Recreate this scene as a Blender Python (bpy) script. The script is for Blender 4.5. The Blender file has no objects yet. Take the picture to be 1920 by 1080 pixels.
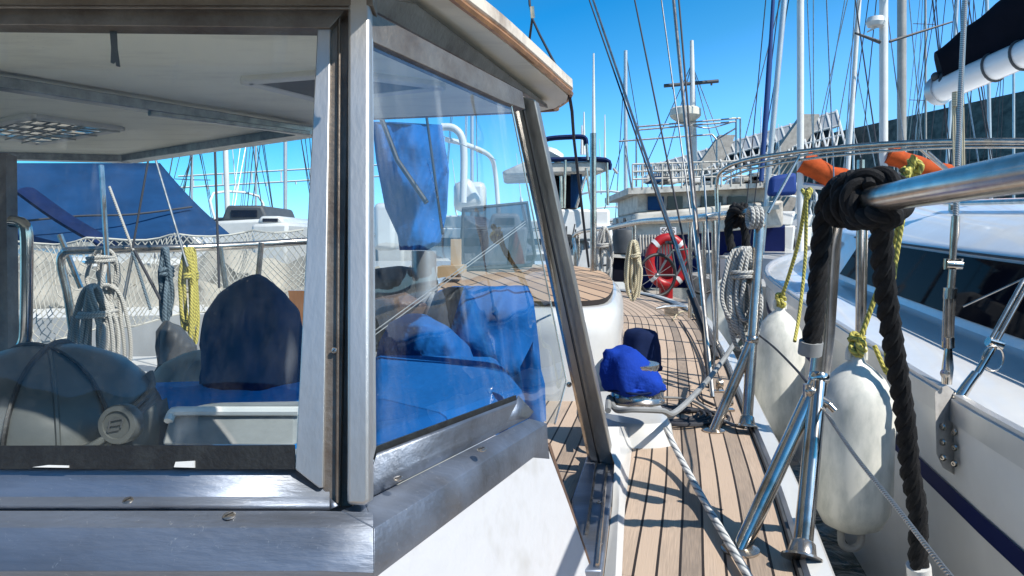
import bpy, math, random
from mathutils import Vector, Matrix, noise
R = math.radians
random.seed(7)
V = Vector
# ---------------------------------------------------------------- camera, sky, sun, exposure
H = 0.65; F = 1400.0; PITCH = math.atan(90/1400.0)
cam_d = bpy.data.cameras.new('camera'); cam = bpy.data.objects.new('camera', cam_d)
bpy.context.scene.collection.objects.link(cam)
cam.location = (0, 0, H); cam.rotation_euler = (R(90) - PITCH, 0, 0)
cam_d.sensor_width = 36; cam_d.lens = 36*F/1920.0; cam_d.clip_start = 0.02; cam_d.clip_end = 3000
bpy.context.scene.camera = cam
SUN_EL, SUN_AZ = R(48), math.atan2(0.80, -0.60)      # azimuth clockwise from +Y
sdir = V((math.sin(SUN_AZ)*math.cos(SUN_EL), math.cos(SUN_AZ)*math.cos(SUN_EL), math.sin(SUN_EL)))
sl = bpy.data.lights.new('sun', 'SUN'); sl.energy = 4.7; sl.angle = R(0.5); sl.color = (1.0, 0.95, 0.87)
so = bpy.data.objects.new('sun', sl); so.rotation_euler = sdir.to_track_quat('Z', 'Y').to_euler()
so.location = (0, 0, 20); bpy.context.scene.collection.objects.link(so)
W = bpy.data.worlds.new('World'); bpy.context.scene.world = W; W.use_nodes = True
wn = W.node_tree; bg = wn.nodes['Background']
sky = wn.nodes.new('ShaderNodeTexSky'); sky.sky_type = 'NISHITA'; sky.sun_disc = False
sky.sun_elevation = SUN_EL; sky.sun_rotation = SUN_AZ; sky.altitude = 0; sky.air_density = 1.0; sky.dust_density = 0.2; sky.ozone_density = 2.5
hs = wn.nodes.new('ShaderNodeHueSaturation'); hs.inputs['Hue'].default_value = 0.5; hs.inputs['Saturation'].default_value = 1.0
hs.inputs['Value'].default_value = 1.3
tcw = wn.nodes.new('ShaderNodeTexCoord'); sxw = wn.nodes.new('ShaderNodeSeparateXYZ'); wn.links.new(tcw.outputs['Generated'], sxw.inputs[0])
crw = wn.nodes.new('ShaderNodeValToRGB'); crw.color_ramp.elements[0].position = 0.0; crw.color_ramp.elements[0].color = (0.42, 0.74, 1.0, 1)
crw.color_ramp.elements[1].position = 0.38; crw.color_ramp.elements[1].color = (0.55, 1.0, 1.0, 1)
wn.links.new(sxw.outputs[2], crw.inputs[0]); mxw = wn.nodes.new('ShaderNodeMix'); mxw.data_type = 'RGBA'; mxw.blend_type = 'MULTIPLY'; mxw.inputs[0].default_value = 1
wn.links.new(sky.outputs[0], mxw.inputs[6]); wn.links.new(crw.outputs[0], mxw.inputs[7])
dtw = wn.nodes.new('ShaderNodeVectorMath'); dtw.operation = 'DOT_PRODUCT'; dtw.inputs[1].default_value = (-.268, .201, 1.10); wn.links.new(tcw.outputs['Generated'], dtw.inputs[0])
cr2 = wn.nodes.new('ShaderNodeValToRGB'); el_ = cr2.color_ramp.elements; el_[0].position = 0.0; el_[0].color = (1.35, 1.03, .92, 1); el_[1].position = 0.30; el_[1].color = (.80, .98, 1.3, 1)
for ps, c_ in ((.40, (.36, .74, .92)), (.49, (.10, .60, .88)), (.70, (.42, .46, .55))): e_ = el_.new(ps); e_.color = (*c_, 1)
wn.links.new(dtw.outputs['Value'], cr2.inputs[0]); mx3 = wn.nodes.new('ShaderNodeMix'); mx3.data_type = 'RGBA'; mx3.blend_type = 'MULTIPLY'; mx3.inputs[0].default_value = 1
wn.links.new(mxw.outputs[2], mx3.inputs[6]); wn.links.new(cr2.outputs[0], mx3.inputs[7])
wn.links.new(mx3.outputs[2], hs.inputs['Color']); wn.links.new(hs.outputs[0], bg.inputs[0]); bg.inputs[1].default_value = 0.125
sc = bpy.context.scene
sc.view_settings.view_transform = 'Standard'; sc.view_settings.look = 'None'; sc.view_settings.gamma = 1
sc.view_settings.exposure = 0.35
try:
    sc.cycles.max_bounces = 10; sc.cycles.transparent_max_bounces = 24; sc.cycles.caustics_reflective = False; sc.cycles.caustics_refractive = False
except Exception: pass
# ---------------------------------------------------------------- measuring helpers
cp, sp = math.cos(PITCH), math.sin(PITCH)
CAM = V((0, 0, H))
def ray(px, py):
    dx = (px-960)/F; dy = -(py-540)/F
    return V((dx, cp + dy*sp, -sp + dy*cp))
def P(px, py, Y):
    d = ray(px, py); return CAM + d*(Y/d.y)
def G(px, py, z):
    d = ray(px, py); return CAM + d*((z-H)/d.z)
DS = 36/1400.0
def D(px, py, up=0.0):                      # on the side deck (rises gently with distance)
    d = ray(px, py); t = (up-H)/(d.z - DS*d.y); return CAM + d*t
def PL(px, py, p0, n):                      # on a plane
    d = ray(px, py); return CAM + d*((p0-CAM).dot(n)/d.dot(n))
A = math.atan((1250-960)/F); sa, ca = math.sin(A), math.cos(A)
def B(u, v, z): return V((u*sa + v*ca, u*ca - v*sa, z))
# ---------------------------------------------------------------- mesh builder
def catmull(pts, n=6, closed=False):
    pts = [V(p) for p in pts]; out = []; L = len(pts)
    if L < 3: return pts
    rng = range(L if closed else L-1)
    for i in rng:
        if closed: a, b, c, d = pts[(i-1) % L], pts[i], pts[(i+1) % L], pts[(i+2) % L]
        else: a, b, c, d = pts[max(i-1, 0)], pts[i], pts[i+1], pts[min(i+2, L-1)]
        for k in range(n):
            t = k/n
            out.append(0.5*((2*b) + (c-a)*t + (2*a-5*b+4*c-d)*t*t + (3*b-a-3*c+d)*t**3))
    if not closed: out.append(pts[-1])
    return out
class MB:
    def __init__(s): s.v = []; s.f = []; s.uv = []
    def face(s, idx, uv=None): s.f.append(tuple(idx)); s.uv.append(uv or [(0, 0)]*len(idx))
    def poly(s, pts, uv=None):
        i = len(s.v); s.v += [V(p) for p in pts]; s.face(range(i, i+len(pts)), uv); return s
    def prism(s, pts, vec):
        pts = [V(p) for p in pts]; vec = V(vec); i = len(s.v); n = len(pts)
        s.v += pts + [p+vec for p in pts]
        s.face(range(i, i+n)); s.face([i+n+k for k in range(n)][::-1])
        for k in range(n):
            l = (k+1) % n; s.face([i+k, i+n+k, i+n+l, i+l])
        return s
    def box(s, c, size, M=None):
        c = V(c); x, y, z = [q/2 for q in size]; i = len(s.v)
        for dz in (-z, z):
            for dx, dy in ((-x, -y), (x, -y), (x, y), (-x, y)):
                p = V((dx, dy, dz)); p = (M @ p) if M else p; s.v.append(c+p)
        for q in ((3, 2, 1, 0), (4, 5, 6, 7), (0, 1, 5, 4), (1, 2, 6, 5), (2, 3, 7, 6), (3, 0, 4, 7)): s.face([i+k for k in q])
        return s
    def bar(s, a, b, w, d, n=(0, 0, 1)):
        a, b, n = V(a), V(b), V(n); t = (b-a).normalized(); sd = t.cross(n).normalized(); n = sd.cross(t).normalized()
        s.prism([a+sd*w/2+n*d/2, a-sd*w/2+n*d/2, a-sd*w/2-n*d/2, a+sd*w/2-n*d/2], b-a); return s
    def tube(s, path, r, seg=10, n=0, closed=False, flat=1.0, cap=True):
        path = catmull(path, n, closed) if n else [V(p) for p in path]
        L = len(path); rs = r if isinstance(r, (list, tuple)) else [r]*L
        if len(rs) != L: rs = [rs[0] + (rs[-1]-rs[0])*k/(L-1) if len(rs) == 2 else rs[min(len(rs)-1, int(k*len(rs)/L))] for k in range(L)]
        base = len(s.v); prev = None; dist = 0; ds = []
        for k, p in enumerate(path):
            if closed: t = path[(k+1) % L]-path[k-1]
            else: t = path[min(k+1, L-1)]-path[max(k-1, 0)]
            if t.length < 1e-9: t = V((0, 0, 1))
            t.normalize()
            if prev is None:
                ref = V((0, 0, 1)) if abs(t.z) < 0.9 else V((1, 0, 0)); u = t.cross(ref).normalized()
            else: u = (prev - t*prev.dot(t)); u = u.normalized() if u.length > 1e-6 else t.orthogonal().normalized()
            w = t.cross(u); prev = u
            if k: dist += (p-path[k-1]).length
            ds.append(dist)
            for j in range(seg):
                a = 2*math.pi*j/seg; s.v.append(p + (u*math.cos(a) + w*math.sin(a)*flat)*rs[k])
        for k in range(L if closed else L-1):
            k2 = (k+1) % L
            v0, v1 = ds[k], (ds[k2] if k2 else ds[k]+0.01)
            for j in range(seg):
                j2 = (j+1) % seg
                s.face([base+k*seg+j, base+k*seg+j2, base+k2*seg+j2, base+k2*seg+j], [(j/seg, v0), ((j+1)/seg, v0), ((j+1)/seg, v1), (j/seg, v1)])
        if cap and not closed:
            s.face([base+j for j in range(seg)][::-1]); s.face([base+(L-1)*seg+j for j in range(seg)])
        return s
    def lathe(s, prof, c, axis=(0, 0, 1), seg=32, warp=None):
        c = V(c); ax = V(axis).normalized(); u = ax.orthogonal().normalized(); w = ax.cross(u); base = len(s.v)
        for r, h in prof:
            for j in range(seg):
                a = 2*math.pi*j/seg; p = c + ax*h + (u*math.cos(a)+w*math.sin(a))*r
                if warp: p = warp(p)
                s.v.append(p)
        for k in range(len(prof)-1):
            for j in range(seg):
                j2 = (j+1) % seg
                s.face([base+k*seg+j, base+k*seg+j2, base+(k+1)*seg+j2, base+(k+1)*seg+j], [(j/seg, prof[k][1]), ((j+1)/seg, prof[k][1]), ((j+1)/seg, prof[k+1][1]), (j/seg, prof[k+1][1])])
        if prof[0][0] > 1e-5: s.face([base+j for j in range(seg)][::-1])
        if prof[-1][0] > 1e-5: s.face([base+(len(prof)-1)*seg+j for j in range(seg)])
        return s
    def grid(s, rows, uv=None, thick=None):
        base = len(s.v); m = len(rows); n = len(rows[0])
        for r in rows: s.v += [V(p) for p in r]
        for i in range(m-1):
            for j in range(n-1):
                q = [base+i*n+j, base+i*n+j+1, base+(i+1)*n+j+1, base+(i+1)*n+j]
                if uv: s.face(q, [uv[i][j], uv[i][j+1], uv[i+1][j+1], uv[i+1][j]])
                else: s.face(q)
        return s
    def sphere(s, c, r, seg=16, sc=(1, 1, 1)):
        c = V(c); prof = [(max(1e-6, math.sin(math.pi*k/10))*r, -math.cos(math.pi*k/10)*r) for k in range(11)]
        return s.lathe(prof, c, seg=seg, warp=lambda p: c+V(((p-c).x*sc[0], (p-c).y*sc[1], (p-c).z*sc[2])))
    def build(s, name, mat, parent=None, bevel=0, solid=0, sub=0, ang=38, smooth=True):
        me = bpy.data.meshes.new(name); org = V((0, 0, 0))
        if parent is None and s.v:
            org = V((sum(p.x for p in s.v)/len(s.v), sum(p.y for p in s.v)/len(s.v), min(p.z for p in s.v)))
        me.from_pydata([tuple(p-org) for p in s.v], [], s.f)
        ul = me.uv_layers.new(name='UVMap'); k = 0
        for f, u in zip(s.f, s.uv):
            for q in u: ul.data[k].uv = q; k += 1
        if smooth:
            me.polygons.foreach_set('use_smooth', [True]*len(me.polygons)); me.set_sharp_from_angle(angle=R(ang))
        me.materials.append(mat)
        o = bpy.data.objects.new(name, me); sc.collection.objects.link(o); o.location = org
        if parent is not None:
            o.parent = parent; q = parent; off = V((0, 0, 0))
            while q is not None: off += q.location; q = q.parent
            o.location = -off
        if solid: m = o.modifiers.new('s', 'SOLIDIFY'); m.thickness = solid; m.offset = 0
        if bevel: m = o.modifiers.new('b', 'BEVEL'); m.width = bevel; m.segments = 2; m.limit_method = 'ANGLE'; m.angle_limit = R(40)
        if sub: m = o.modifiers.new('u', 'SUBSURF'); m.levels = sub; m.render_levels = sub
        return o
def tag(o, label=None, cat=None, group=None, kind=None):
    if label: o['label'] = label
    if cat: o['category'] = cat
    if group: o['group'] = group
    if kind: o['kind'] = kind
    return o
def thing(name, loc, label, cat, group=None):
    o = bpy.data.objects.new(name, None); o.empty_display_size = 0.1; sc.collection.objects.link(o); o.location = loc
    return tag(o, label, cat, group)
def copy_tree(o, parent=None):
    c = o.copy(); sc.collection.objects.link(c)
    if parent is not None: c.parent = parent
    for ch in list(o.children): copy_tree(ch, c)
    return c
# ---------------------------------------------------------------- materials
def mat(name, col, rough=0.5, metal=0.0, var=0.0, scale=8.0, bump=0.0, bscale=60.0, stretch=None, col2=None, thr=(0.35, 0.65), coat=0.0, spec=0.5, detail=4, rvar=0.0, emit=0, uvrope=None, scratch=False):
    m = bpy.data.materials.new(name); m.use_nodes = True; nt = m.node_tree; N = nt.nodes; L = nt.links
    b = N['Principled BSDF']; b.inputs['Base Color'].default_value = (*col, 1); b.inputs['Roughness'].default_value = rough
    b.inputs['Metallic'].default_value = metal; b.inputs['Coat Weight'].default_value = coat; b.inputs['Specular IOR Level'].default_value = spec
    tc = N.new('ShaderNodeTexCoord'); mp = N.new('ShaderNodeMapping'); L.new(tc.outputs['Object'], mp.inputs[0])
    if stretch: mp.inputs['Scale'].default_value = stretch
    if col2 or var:
        nz = N.new('ShaderNodeTexNoise'); nz.inputs['Scale'].default_value = scale; nz.inputs['Detail'].default_value = detail; nz.inputs['Roughness'].default_value = 0.65
        L.new(mp.outputs[0], nz.inputs['Vector'])
        cr = N.new('ShaderNodeValToRGB'); cr.color_ramp.elements[0].position = thr[0]; cr.color_ramp.elements[1].position = thr[1]
        c2 = col2 or tuple(c*(1-var) for c in col)
        cr.color_ramp.elements[0].color = (*c2, 1); cr.color_ramp.elements[1].color = (*col, 1)
        L.new(nz.outputs[0], cr.inputs[0]); L.new(cr.outputs[0], b.inputs['Base Color'])
        if rvar:
            mr = N.new('ShaderNodeMapRange'); mr.inputs[3].default_value = rough-rvar; mr.inputs[4].default_value = rough+rvar
            n2 = N.new('ShaderNodeTexNoise'); n2.inputs['Scale'].default_value = scale*1.7; n2.inputs['Detail'].default_value = 6
            L.new(mp.outputs[0], n2.inputs['Vector']); L.new(n2.outputs[0], mr.inputs[0]); L.new(mr.outputs[0], b.inputs['Roughness'])
    if scratch:
        vs = N.new('ShaderNodeTexNoise'); vs.inputs['Scale'].default_value = 55; vs.inputs['Detail'].default_value = 8; vs.inputs['Roughness'].default_value = 0.8; vs.inputs['Distortion'].default_value = 2.5
        L.new(tc.outputs['Object'], vs.inputs['Vector']); rs = N.new('ShaderNodeMapRange'); rs.inputs[1].default_value = 0.60; rs.inputs[2].default_value = 0.72; rs.inputs[3].default_value = 0; rs.inputs[4].default_value = .7
        L.new(vs.outputs[0], rs.inputs[0]); mz = N.new('ShaderNodeMix'); mz.data_type = 'RGBA'; mz.inputs[7].default_value = (.70, .69, .66, 1)
        src = b.inputs['Base Color'].links[0].from_socket; L.new(src, mz.inputs[6]); L.new(rs.outputs[0], mz.inputs[0]); L.new(mz.outputs[2], b.inputs['Base Color'])
        n5 = N.new('ShaderNodeTexNoise'); n5.inputs['Scale'].default_value = 5; n5.inputs['Detail'].default_value = 5; L.new(tc.outputs['Object'], n5.inputs['Vector'])
        r5 = N.new('ShaderNodeMapRange'); r5.inputs[1].default_value = .54; r5.inputs[2].default_value = .70; r5.inputs[4].default_value = .55; L.new(n5.outputs[0], r5.inputs[0])
        m6 = N.new('ShaderNodeMix'); m6.data_type = 'RGBA'; m6.inputs[7].default_value = (.30, .25, .19, 1); L.new(mz.outputs[2], m6.inputs[6]); L.new(r5.outputs[0], m6.inputs[0]); L.new(m6.outputs[2], b.inputs['Base Color'])
    if bump:
        nb = N.new('ShaderNodeTexNoise'); nb.inputs['Scale'].default_value = bscale; nb.inputs['Detail'].default_value = 4
        L.new(mp.outputs[0], nb.inputs['Vector'])
        bp = N.new('ShaderNodeBump'); bp.inputs['Strength'].default_value = bump; bp.inputs['Distance'].default_value = 0.01
        L.new(nb.outputs[0], bp.inputs['Height']); L.new(bp.outputs[0], b.inputs['Normal'])
    if uvrope:      # (twist, strand frequency, dark colour)
        fr, dc = uvrope
        sx = N.new('ShaderNodeSeparateXYZ'); L.new(tc.outputs['UV'], sx.inputs[0])
        m1 = N.new('ShaderNodeMath'); m1.operation = 'MULTIPLY'; m1.inputs[1].default_value = fr; L.new(sx.outputs[1], m1.inputs[0])
        m0 = N.new('ShaderNodeMath'); m0.operation = 'MULTIPLY'; m0.inputs[1].default_value = 3.0; L.new(sx.outputs[0], m0.inputs[0])
        m2 = N.new('ShaderNodeMath'); m2.operation = 'ADD'; L.new(m1.outputs[0], m2.inputs[0]); L.new(m0.outputs[0], m2.inputs[1])
        m3 = N.new('ShaderNodeMath'); m3.operation = 'PINGPONG'; m3.inputs[1].default_value = 0.5; L.new(m2.outputs[0], m3.inputs[0])
        r2 = N.new('ShaderNodeValToRGB'); r2.color_ramp.elements[0].position = 0.02; r2.color_ramp.elements[1].position = 0.22
        r2.color_ramp.elements[0].color = (*dc, 1); r2.color_ramp.elements[1].color = (*col, 1)
        L.new(m3.outputs[0], r2.inputs[0]); L.new(r2.outputs[0], b.inputs['Base Color'])
        bp = N.new('ShaderNodeBump'); bp.inputs['Strength'].default_value = 0.8; bp.inputs['Distance'].default_value = 0.004
        L.new(m3.outputs[0], bp.inputs['Height']); L.new(bp.outputs[0], b.inputs['Normal'])
    return m
def glass_mat(name, tint=(0.93, 0.97, 0.96), dirt=0.10, refl=1.0, ior=1.5, wob=0.05, base=0.04):
    m = bpy.data.materials.new(name); m.use_nodes = True; nt = m.node_tree; N = nt.nodes; L = nt.links
    N.remove(N['Principled BSDF']); out = N['Material Output']
    tr = N.new('ShaderNodeBsdfTransparent'); tr.inputs[0].default_value = (*tint, 1)
    gl = N.new('ShaderNodeBsdfGlossy'); gl.inputs['Roughness'].default_value = 0.01; gl.inputs[0].default_value = (1, 1, 1, 1)
    lw_ = N.new('ShaderNodeLayerWeight'); lw_.inputs[0].default_value = 0.5
    pw = N.new('ShaderNodeMath'); pw.operation = 'POWER'; pw.inputs[1].default_value = 4.6; L.new(lw_.outputs['Facing'], pw.inputs[0])
    fr = N.new('ShaderNodeMath'); fr.operation = 'MULTIPLY_ADD'; fr.inputs[1].default_value = 0.92; fr.inputs[2].default_value = base; L.new(pw.outputs[0], fr.inputs[0])
    mu = N.new('ShaderNodeMath'); mu.operation = 'MULTIPLY'; mu.inputs[1].default_value = refl; mu.use_clamp = True; L.new(fr.outputs[0], mu.inputs[0])
    tc = N.new('ShaderNodeTexCoord')
    nw = N.new('ShaderNodeTexNoise'); nw.inputs['Scale'].default_value = 5; L.new(tc.outputs['Object'], nw.inputs['Vector'])
    bp = N.new('ShaderNodeBump'); bp.inputs['Strength'].default_value = wob; bp.inputs['Distance'].default_value = 0.05
    L.new(nw.outputs[0], bp.inputs['Height']); L.new(bp.outputs[0], gl.inputs['Normal'])
    mx = N.new('ShaderNodeMixShader'); L.new(mu.outputs[0], mx.inputs[0]); L.new(tr.outputs[0], mx.inputs[1]); L.new(gl.outputs[0], mx.inputs[2])
    df = N.new('ShaderNodeBsdfDiffuse'); df.inputs[0].default_value = (0.75, 0.78, 0.78, 1)
    mp = N.new('ShaderNodeMapping'); mp.inputs['Scale'].default_value = (1, 1, 0.35); L.new(tc.outputs['Object'], mp.inputs[0])
    n1 = N.new('ShaderNodeTexNoise'); n1.inputs['Scale'].default_value = 14; n1.inputs['Detail'].default_value = 8; n1.inputs['Roughness'].default_value = 0.75
    L.new(mp.outputs[0], n1.inputs['Vector'])
    r1 = N.new('ShaderNodeMapRange'); r1.inputs[1].default_value = 0.45; r1.inputs[2].default_value = 0.9; r1.inputs[3].default_value = 0.0; r1.inputs[4].default_value = dirt; L.new(n1.outputs[0], r1.inputs[0])
    vo = N.new('ShaderNodeTexVoronoi'); vo.inputs['Scale'].default_value = 130; L.new(tc.outputs['Object'], vo.inputs['Vector'])
    r2 = N.new('ShaderNodeMapRange'); r2.inputs[1].default_value = 0.06; r2.inputs[2].default_value = 0.13; r2.inputs[3].default_value = 0.35*min(1, dirt*8); r2.inputs[4].default_value = 0.0; L.new(vo.outputs[0], r2.inputs[0])
    n3 = N.new('ShaderNodeTexNoise'); n3.inputs['Scale'].default_value = 9; L.new(tc.outputs['Object'], n3.inputs['Vector'])
    r3 = N.new('ShaderNodeMapRange'); r3.inputs[1].default_value = 0.5; r3.inputs[2].default_value = 0.7; L.new(n3.outputs[0], r3.inputs[0])
    mm = N.new('ShaderNodeMath'); mm.operation = 'MULTIPLY'; L.new(r2.outputs[0], mm.inputs[0]); L.new(r3.outputs[0], mm.inputs[1])
    ad = N.new('ShaderNodeMath'); ad.operation = 'ADD'; ad.use_clamp = True; L.new(r1.outputs[0], ad.inputs[0]); L.new(mm.outputs[0], ad.inputs[1])
    ms = N.new('ShaderNodeMapping'); ms.inputs['Rotation'].default_value = (0, R(42), 0); ms.inputs['Scale'].default_value = (22, 22, 1.3); L.new(tc.outputs['Object'], ms.inputs[0])
    n7 = N.new('ShaderNodeTexNoise'); n7.inputs['Scale'].default_value = 1.0; n7.inputs['Detail'].default_value = 2; L.new(ms.outputs[0], n7.inputs['Vector'])
    r7 = N.new('ShaderNodeMapRange'); r7.inputs[1].default_value = .62; r7.inputs[2].default_value = .78; r7.inputs[4].default_value = .16; L.new(n7.outputs[0], r7.inputs[0])  # pale slanting smears in the diffuse mix imitate streaky reflections
    a7 = N.new('ShaderNodeMath'); a7.operation = 'ADD'; a7.use_clamp = True; L.new(ad.outputs[0], a7.inputs[0]); L.new(r7.outputs[0], a7.inputs[1]); ad = a7
    m2 = N.new('ShaderNodeMixShader'); L.new(ad.outputs[0], m2.inputs[0]); L.new(mx.outputs[0], m2.inputs[1]); L.new(df.outputs[0], m2.inputs[2])
    L.new(m2.outputs[0], out.inputs[0]); return m
def teak_mat(name, plank=0.042, base=(0.50, 0.38, 0.285), base2=(0.24, 0.19, 0.15), line=0.125):
    m = bpy.data.materials.new(name); m.use_nodes = True; nt = m.node_tree; N = nt.nodes; L = nt.links; b = N['Principled BSDF']
    tc = N.new('ShaderNodeTexCoord'); sx = N.new('ShaderNodeSeparateXYZ'); L.new(tc.outputs['UV'], sx.inputs[0])
    dv = N.new('ShaderNodeMath'); dv.operation = 'DIVIDE'; dv.inputs[1].default_value = plank; L.new(sx.outputs[0], dv.inputs[0])
    fr = N.new('ShaderNodeMath'); fr.operation = 'FRACT'; L.new(dv.outputs[0], fr.inputs[0])
    lt = N.new('ShaderNodeMath'); lt.operation = 'LESS_THAN'; lt.inputs[1].default_value = line; L.new(fr.outputs[0], lt.inputs[0])
    fl = N.new('ShaderNodeMath'); fl.operation = 'FLOOR'; L.new(dv.outputs[0], fl.inputs[0])
    wn_ = N.new('ShaderNodeTexWhiteNoise'); wn_.noise_dimensions = '1D'; L.new(fl.outputs[0], wn_.inputs['W'])
    # butt joints
    of = N.new('ShaderNodeMath'); of.operation = 'MULTIPLY_ADD'; of.inputs[1].default_value = 2.3; L.new(wn_.outputs[0], of.inputs[0]); L.new(sx.outputs[1], of.inputs[2])
    # grain
    mp = N.new('ShaderNodeMapping'); mp.inputs['Scale'].default_value = (1, 0.04, 1); L.new(tc.outputs['UV'], mp.inputs[0])
    cb = N.new('ShaderNodeCombineXYZ'); L.new(fl.outputs[0], cb.inputs[2])
    va = N.new('ShaderNodeVectorMath'); va.operation = 'ADD'; L.new(mp.outputs[0], va.inputs[0]); L.new(cb.outputs[0], va.inputs[1])
    g = N.new('ShaderNodeTexNoise'); g.inputs['Scale'].default_value = 350; g.inputs['Detail'].default_value = 3; L.new(va.outputs[0], g.inputs['Vector'])
    g2 = N.new('ShaderNodeTexNoise'); g2.inputs['Scale'].default_value = 3.5; g2.inputs['Detail'].default_value = 5; L.new(tc.outputs['Object'], g2.inputs['Vector'])
    mx = N.new('ShaderNodeMix'); mx.data_type = 'RGBA'; mx.inputs[6].default_value = (*base2, 1); mx.inputs[7].default_value = (*base, 1)
    s1 = N.new('ShaderNodeMath'); s1.operation = 'ADD'; L.new(g.outputs[0], s1.inputs[0]); L.new(g2.outputs[0], s1.inputs[1])
    s2 = N.new('ShaderNodeMath'); s2.operation = 'ADD'; L.new(s1.outputs[0], s2.inputs[0]); L.new(wn_.outputs[0], s2.inputs[1])
    mr = N.new('ShaderNodeMapRange'); mr.inputs[1].default_value = 0.85; mr.inputs[2].default_value = 1.75; L.new(s2.outputs[0], mr.inputs[0])
    L.new(mr.outputs[0], mx.inputs[0])
    m2 = N.new('ShaderNodeMix'); m2.data_type = 'RGBA'; m2.inputs[7].default_value = (0.018, 0.013, 0.012, 1)
    L.new(mx.outputs[2], m2.inputs[6]); L.new(lt.outputs[0], m2.inputs[0]); L.new(m2.outputs[2], b.inputs['Base Color'])
    b.inputs['Roughness'].default_value = 0.75
    bp = N.new('ShaderNodeBump'); bp.inputs['Strength'].default_value = 0.35; bp.inputs['Distance'].default_value = 0.002
    sb = N.new('ShaderNodeMath'); sb.operation = 'SUBTRACT'; L.new(g.outputs[0], sb.inputs[0]); L.new(lt.outputs[0], sb.inputs[1]); L.new(sb.outputs[0], bp.inputs['Height']); L.new(bp.outputs[0], b.inputs['Normal'])
    return m
M = {}
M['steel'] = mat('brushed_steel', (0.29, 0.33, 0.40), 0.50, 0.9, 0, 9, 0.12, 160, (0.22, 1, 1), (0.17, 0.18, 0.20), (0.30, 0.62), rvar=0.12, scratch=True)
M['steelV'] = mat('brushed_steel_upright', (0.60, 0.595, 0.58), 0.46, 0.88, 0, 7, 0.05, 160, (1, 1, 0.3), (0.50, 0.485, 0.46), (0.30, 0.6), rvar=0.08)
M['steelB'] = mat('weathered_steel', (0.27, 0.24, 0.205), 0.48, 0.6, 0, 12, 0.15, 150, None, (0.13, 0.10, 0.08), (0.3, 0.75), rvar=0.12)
M['plate'] = mat('dull_plate_steel', (0.60, 0.58, 0.55), 0.45, 0.2, 0.35, 16, rvar=0.1)
M['polish'] = mat('polished_steel', (0.62, 0.56, 0.49), 0.22, 0.92, 0.35, 20, rvar=0.09)
M['polishR'] = mat('tea_stained_steel', (0.66, 0.62, 0.56), 0.16, 1.0, 0, 9, 0, 60, None, (0.30, 0.19, 0.10), (0.30, 0.52), rvar=0.08)
M['galv'] = mat('galvanised_steel', (0.42, 0.43, 0.43), 0.42, 1.0, 0.4, 25)
M['wire'] = mat('wire_rope', (0.55, 0.55, 0.54), 0.3, 0.9, uvrope=(150, (0.08, 0.08, 0.08)))
M['gel'] = mat('white_gelcoat', (0.64, 0.64, 0.62), 0.28, 0, 0.10, 6, 0.02, 40, thr=(0.3, 0.6), coat=0.3)
M['gelR'] = mat('neighbour_gelcoat', (0.90, 0.90, 0.89), 0.22, 0, 0.08, 3, coat=0.4)
M['paint'] = mat('flaking_white_paint', (0.54, 0.55, 0.57), 0.5, 0, 0, 5, 0.25, 22, None, (0.44, 0.44, 0.43), (0.28, 0.42))
M['ceil'] = mat('ceiling_paint', (0.90, 0.86, 0.70), 0.55, 0, 0, 4, 0.04, 30, (1, 3, 1), (0.74, 0.70, 0.57), (0.28, 0.5))
M['soffit'] = mat('soffit_paint', (0.72, 0.70, 0.64), 0.5, 0, 0.18, 6)
M['edge'] = mat('cream_edge', (0.70, 0.60, 0.48), 0.5, 0, 0, 7, 0.05, 50, None, (0.36, 0.28, 0.21), (0.32, 0.5))
M['wood'] = mat('varnished_wood', (0.42, 0.20, 0.08), 0.35, 0, 0.4, 30, 0.05, 90, (1, 1, 0.1), coat=0.3)
M['brown'] = mat('brown_trim', (0.16, 0.10, 0.07), 0.55, 0, 0.4, 20, 0.1, 100)
M['black'] = mat('black_rubber', (0.015, 0.015, 0.016), 0.55, 0, 0.3, 30, 0.15, 120)
M['seal'] = mat('perished_sealant', (0.022, 0.024, 0.024), 0.5, 0, 0, 40, 0.15, 160, None, (0.012, 0.012, 0.012), (0.45, 0.72))
M['blue'] = mat('blue_canvas', (0.006, 0.115, 0.38), 0.85, 0, 0.22, 2.5, 0.4, 40, spec=0.2)
M['royal'] = mat('royal_blue_canvas', (0.006, 0.045, 0.36), 0.85, 0, 0.2, 12, 0.4, 60, spec=0.2)
M['blueL'] = mat('light_blue_canvas', (0.012, 0.22, 0.62), 0.8, 0, 0.2, 4, 0.3, 30, spec=0.2)
M['navy'] = mat('navy_canvas', (0.006, 0.018, 0.075), 0.85, 0, 0.3, 8, 0.4, 10, spec=0.2)
M['navyB'] = mat('black_sail_cover', (0.006, 0.007, 0.014), 0.9, 0, 0.3, 5, 0.3, 9, spec=0.15)
M['awn'] = mat('blue_awning', (0.009, 0.052, 0.15), 0.85, 0, 0.35, 2, 0.6, 4, spec=0.2)
M['orange'] = mat('orange_canvas', (0.52, 0.085, 0.018), 0.8, 0, 0.3, 7, 0.6, 9, spec=0.2)
M['kettle'] = mat('grey_plastic_cover', (0.095, 0.102, 0.10), 0.38, 0, 0, 9, 0.03, 60, None, (0.065, 0.072, 0.072), (0.3, 0.7), rvar=0.1)
M['grey'] = mat('mid_grey', (0.30, 0.31, 0.31), 0.55, 0, 0.3, 10)
M['dgrey'] = mat('dark_grey', (0.07, 0.075, 0.08), 0.6, 0, 0.3, 10)
M['fend'] = mat('fender_vinyl', (0.74, 0.73, 0.66), 0.42, 0, 0, 7, 0, 60, (2.6, 2.6, 1), (0.42, 0.44, 0.40), (0.25, 0.58), detail=9)
M['wrope'] = mat('white_rope', (0.50, 0.49, 0.455), 0.85, uvrope=(90, (0.22, 0.22, 0.21)))
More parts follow.
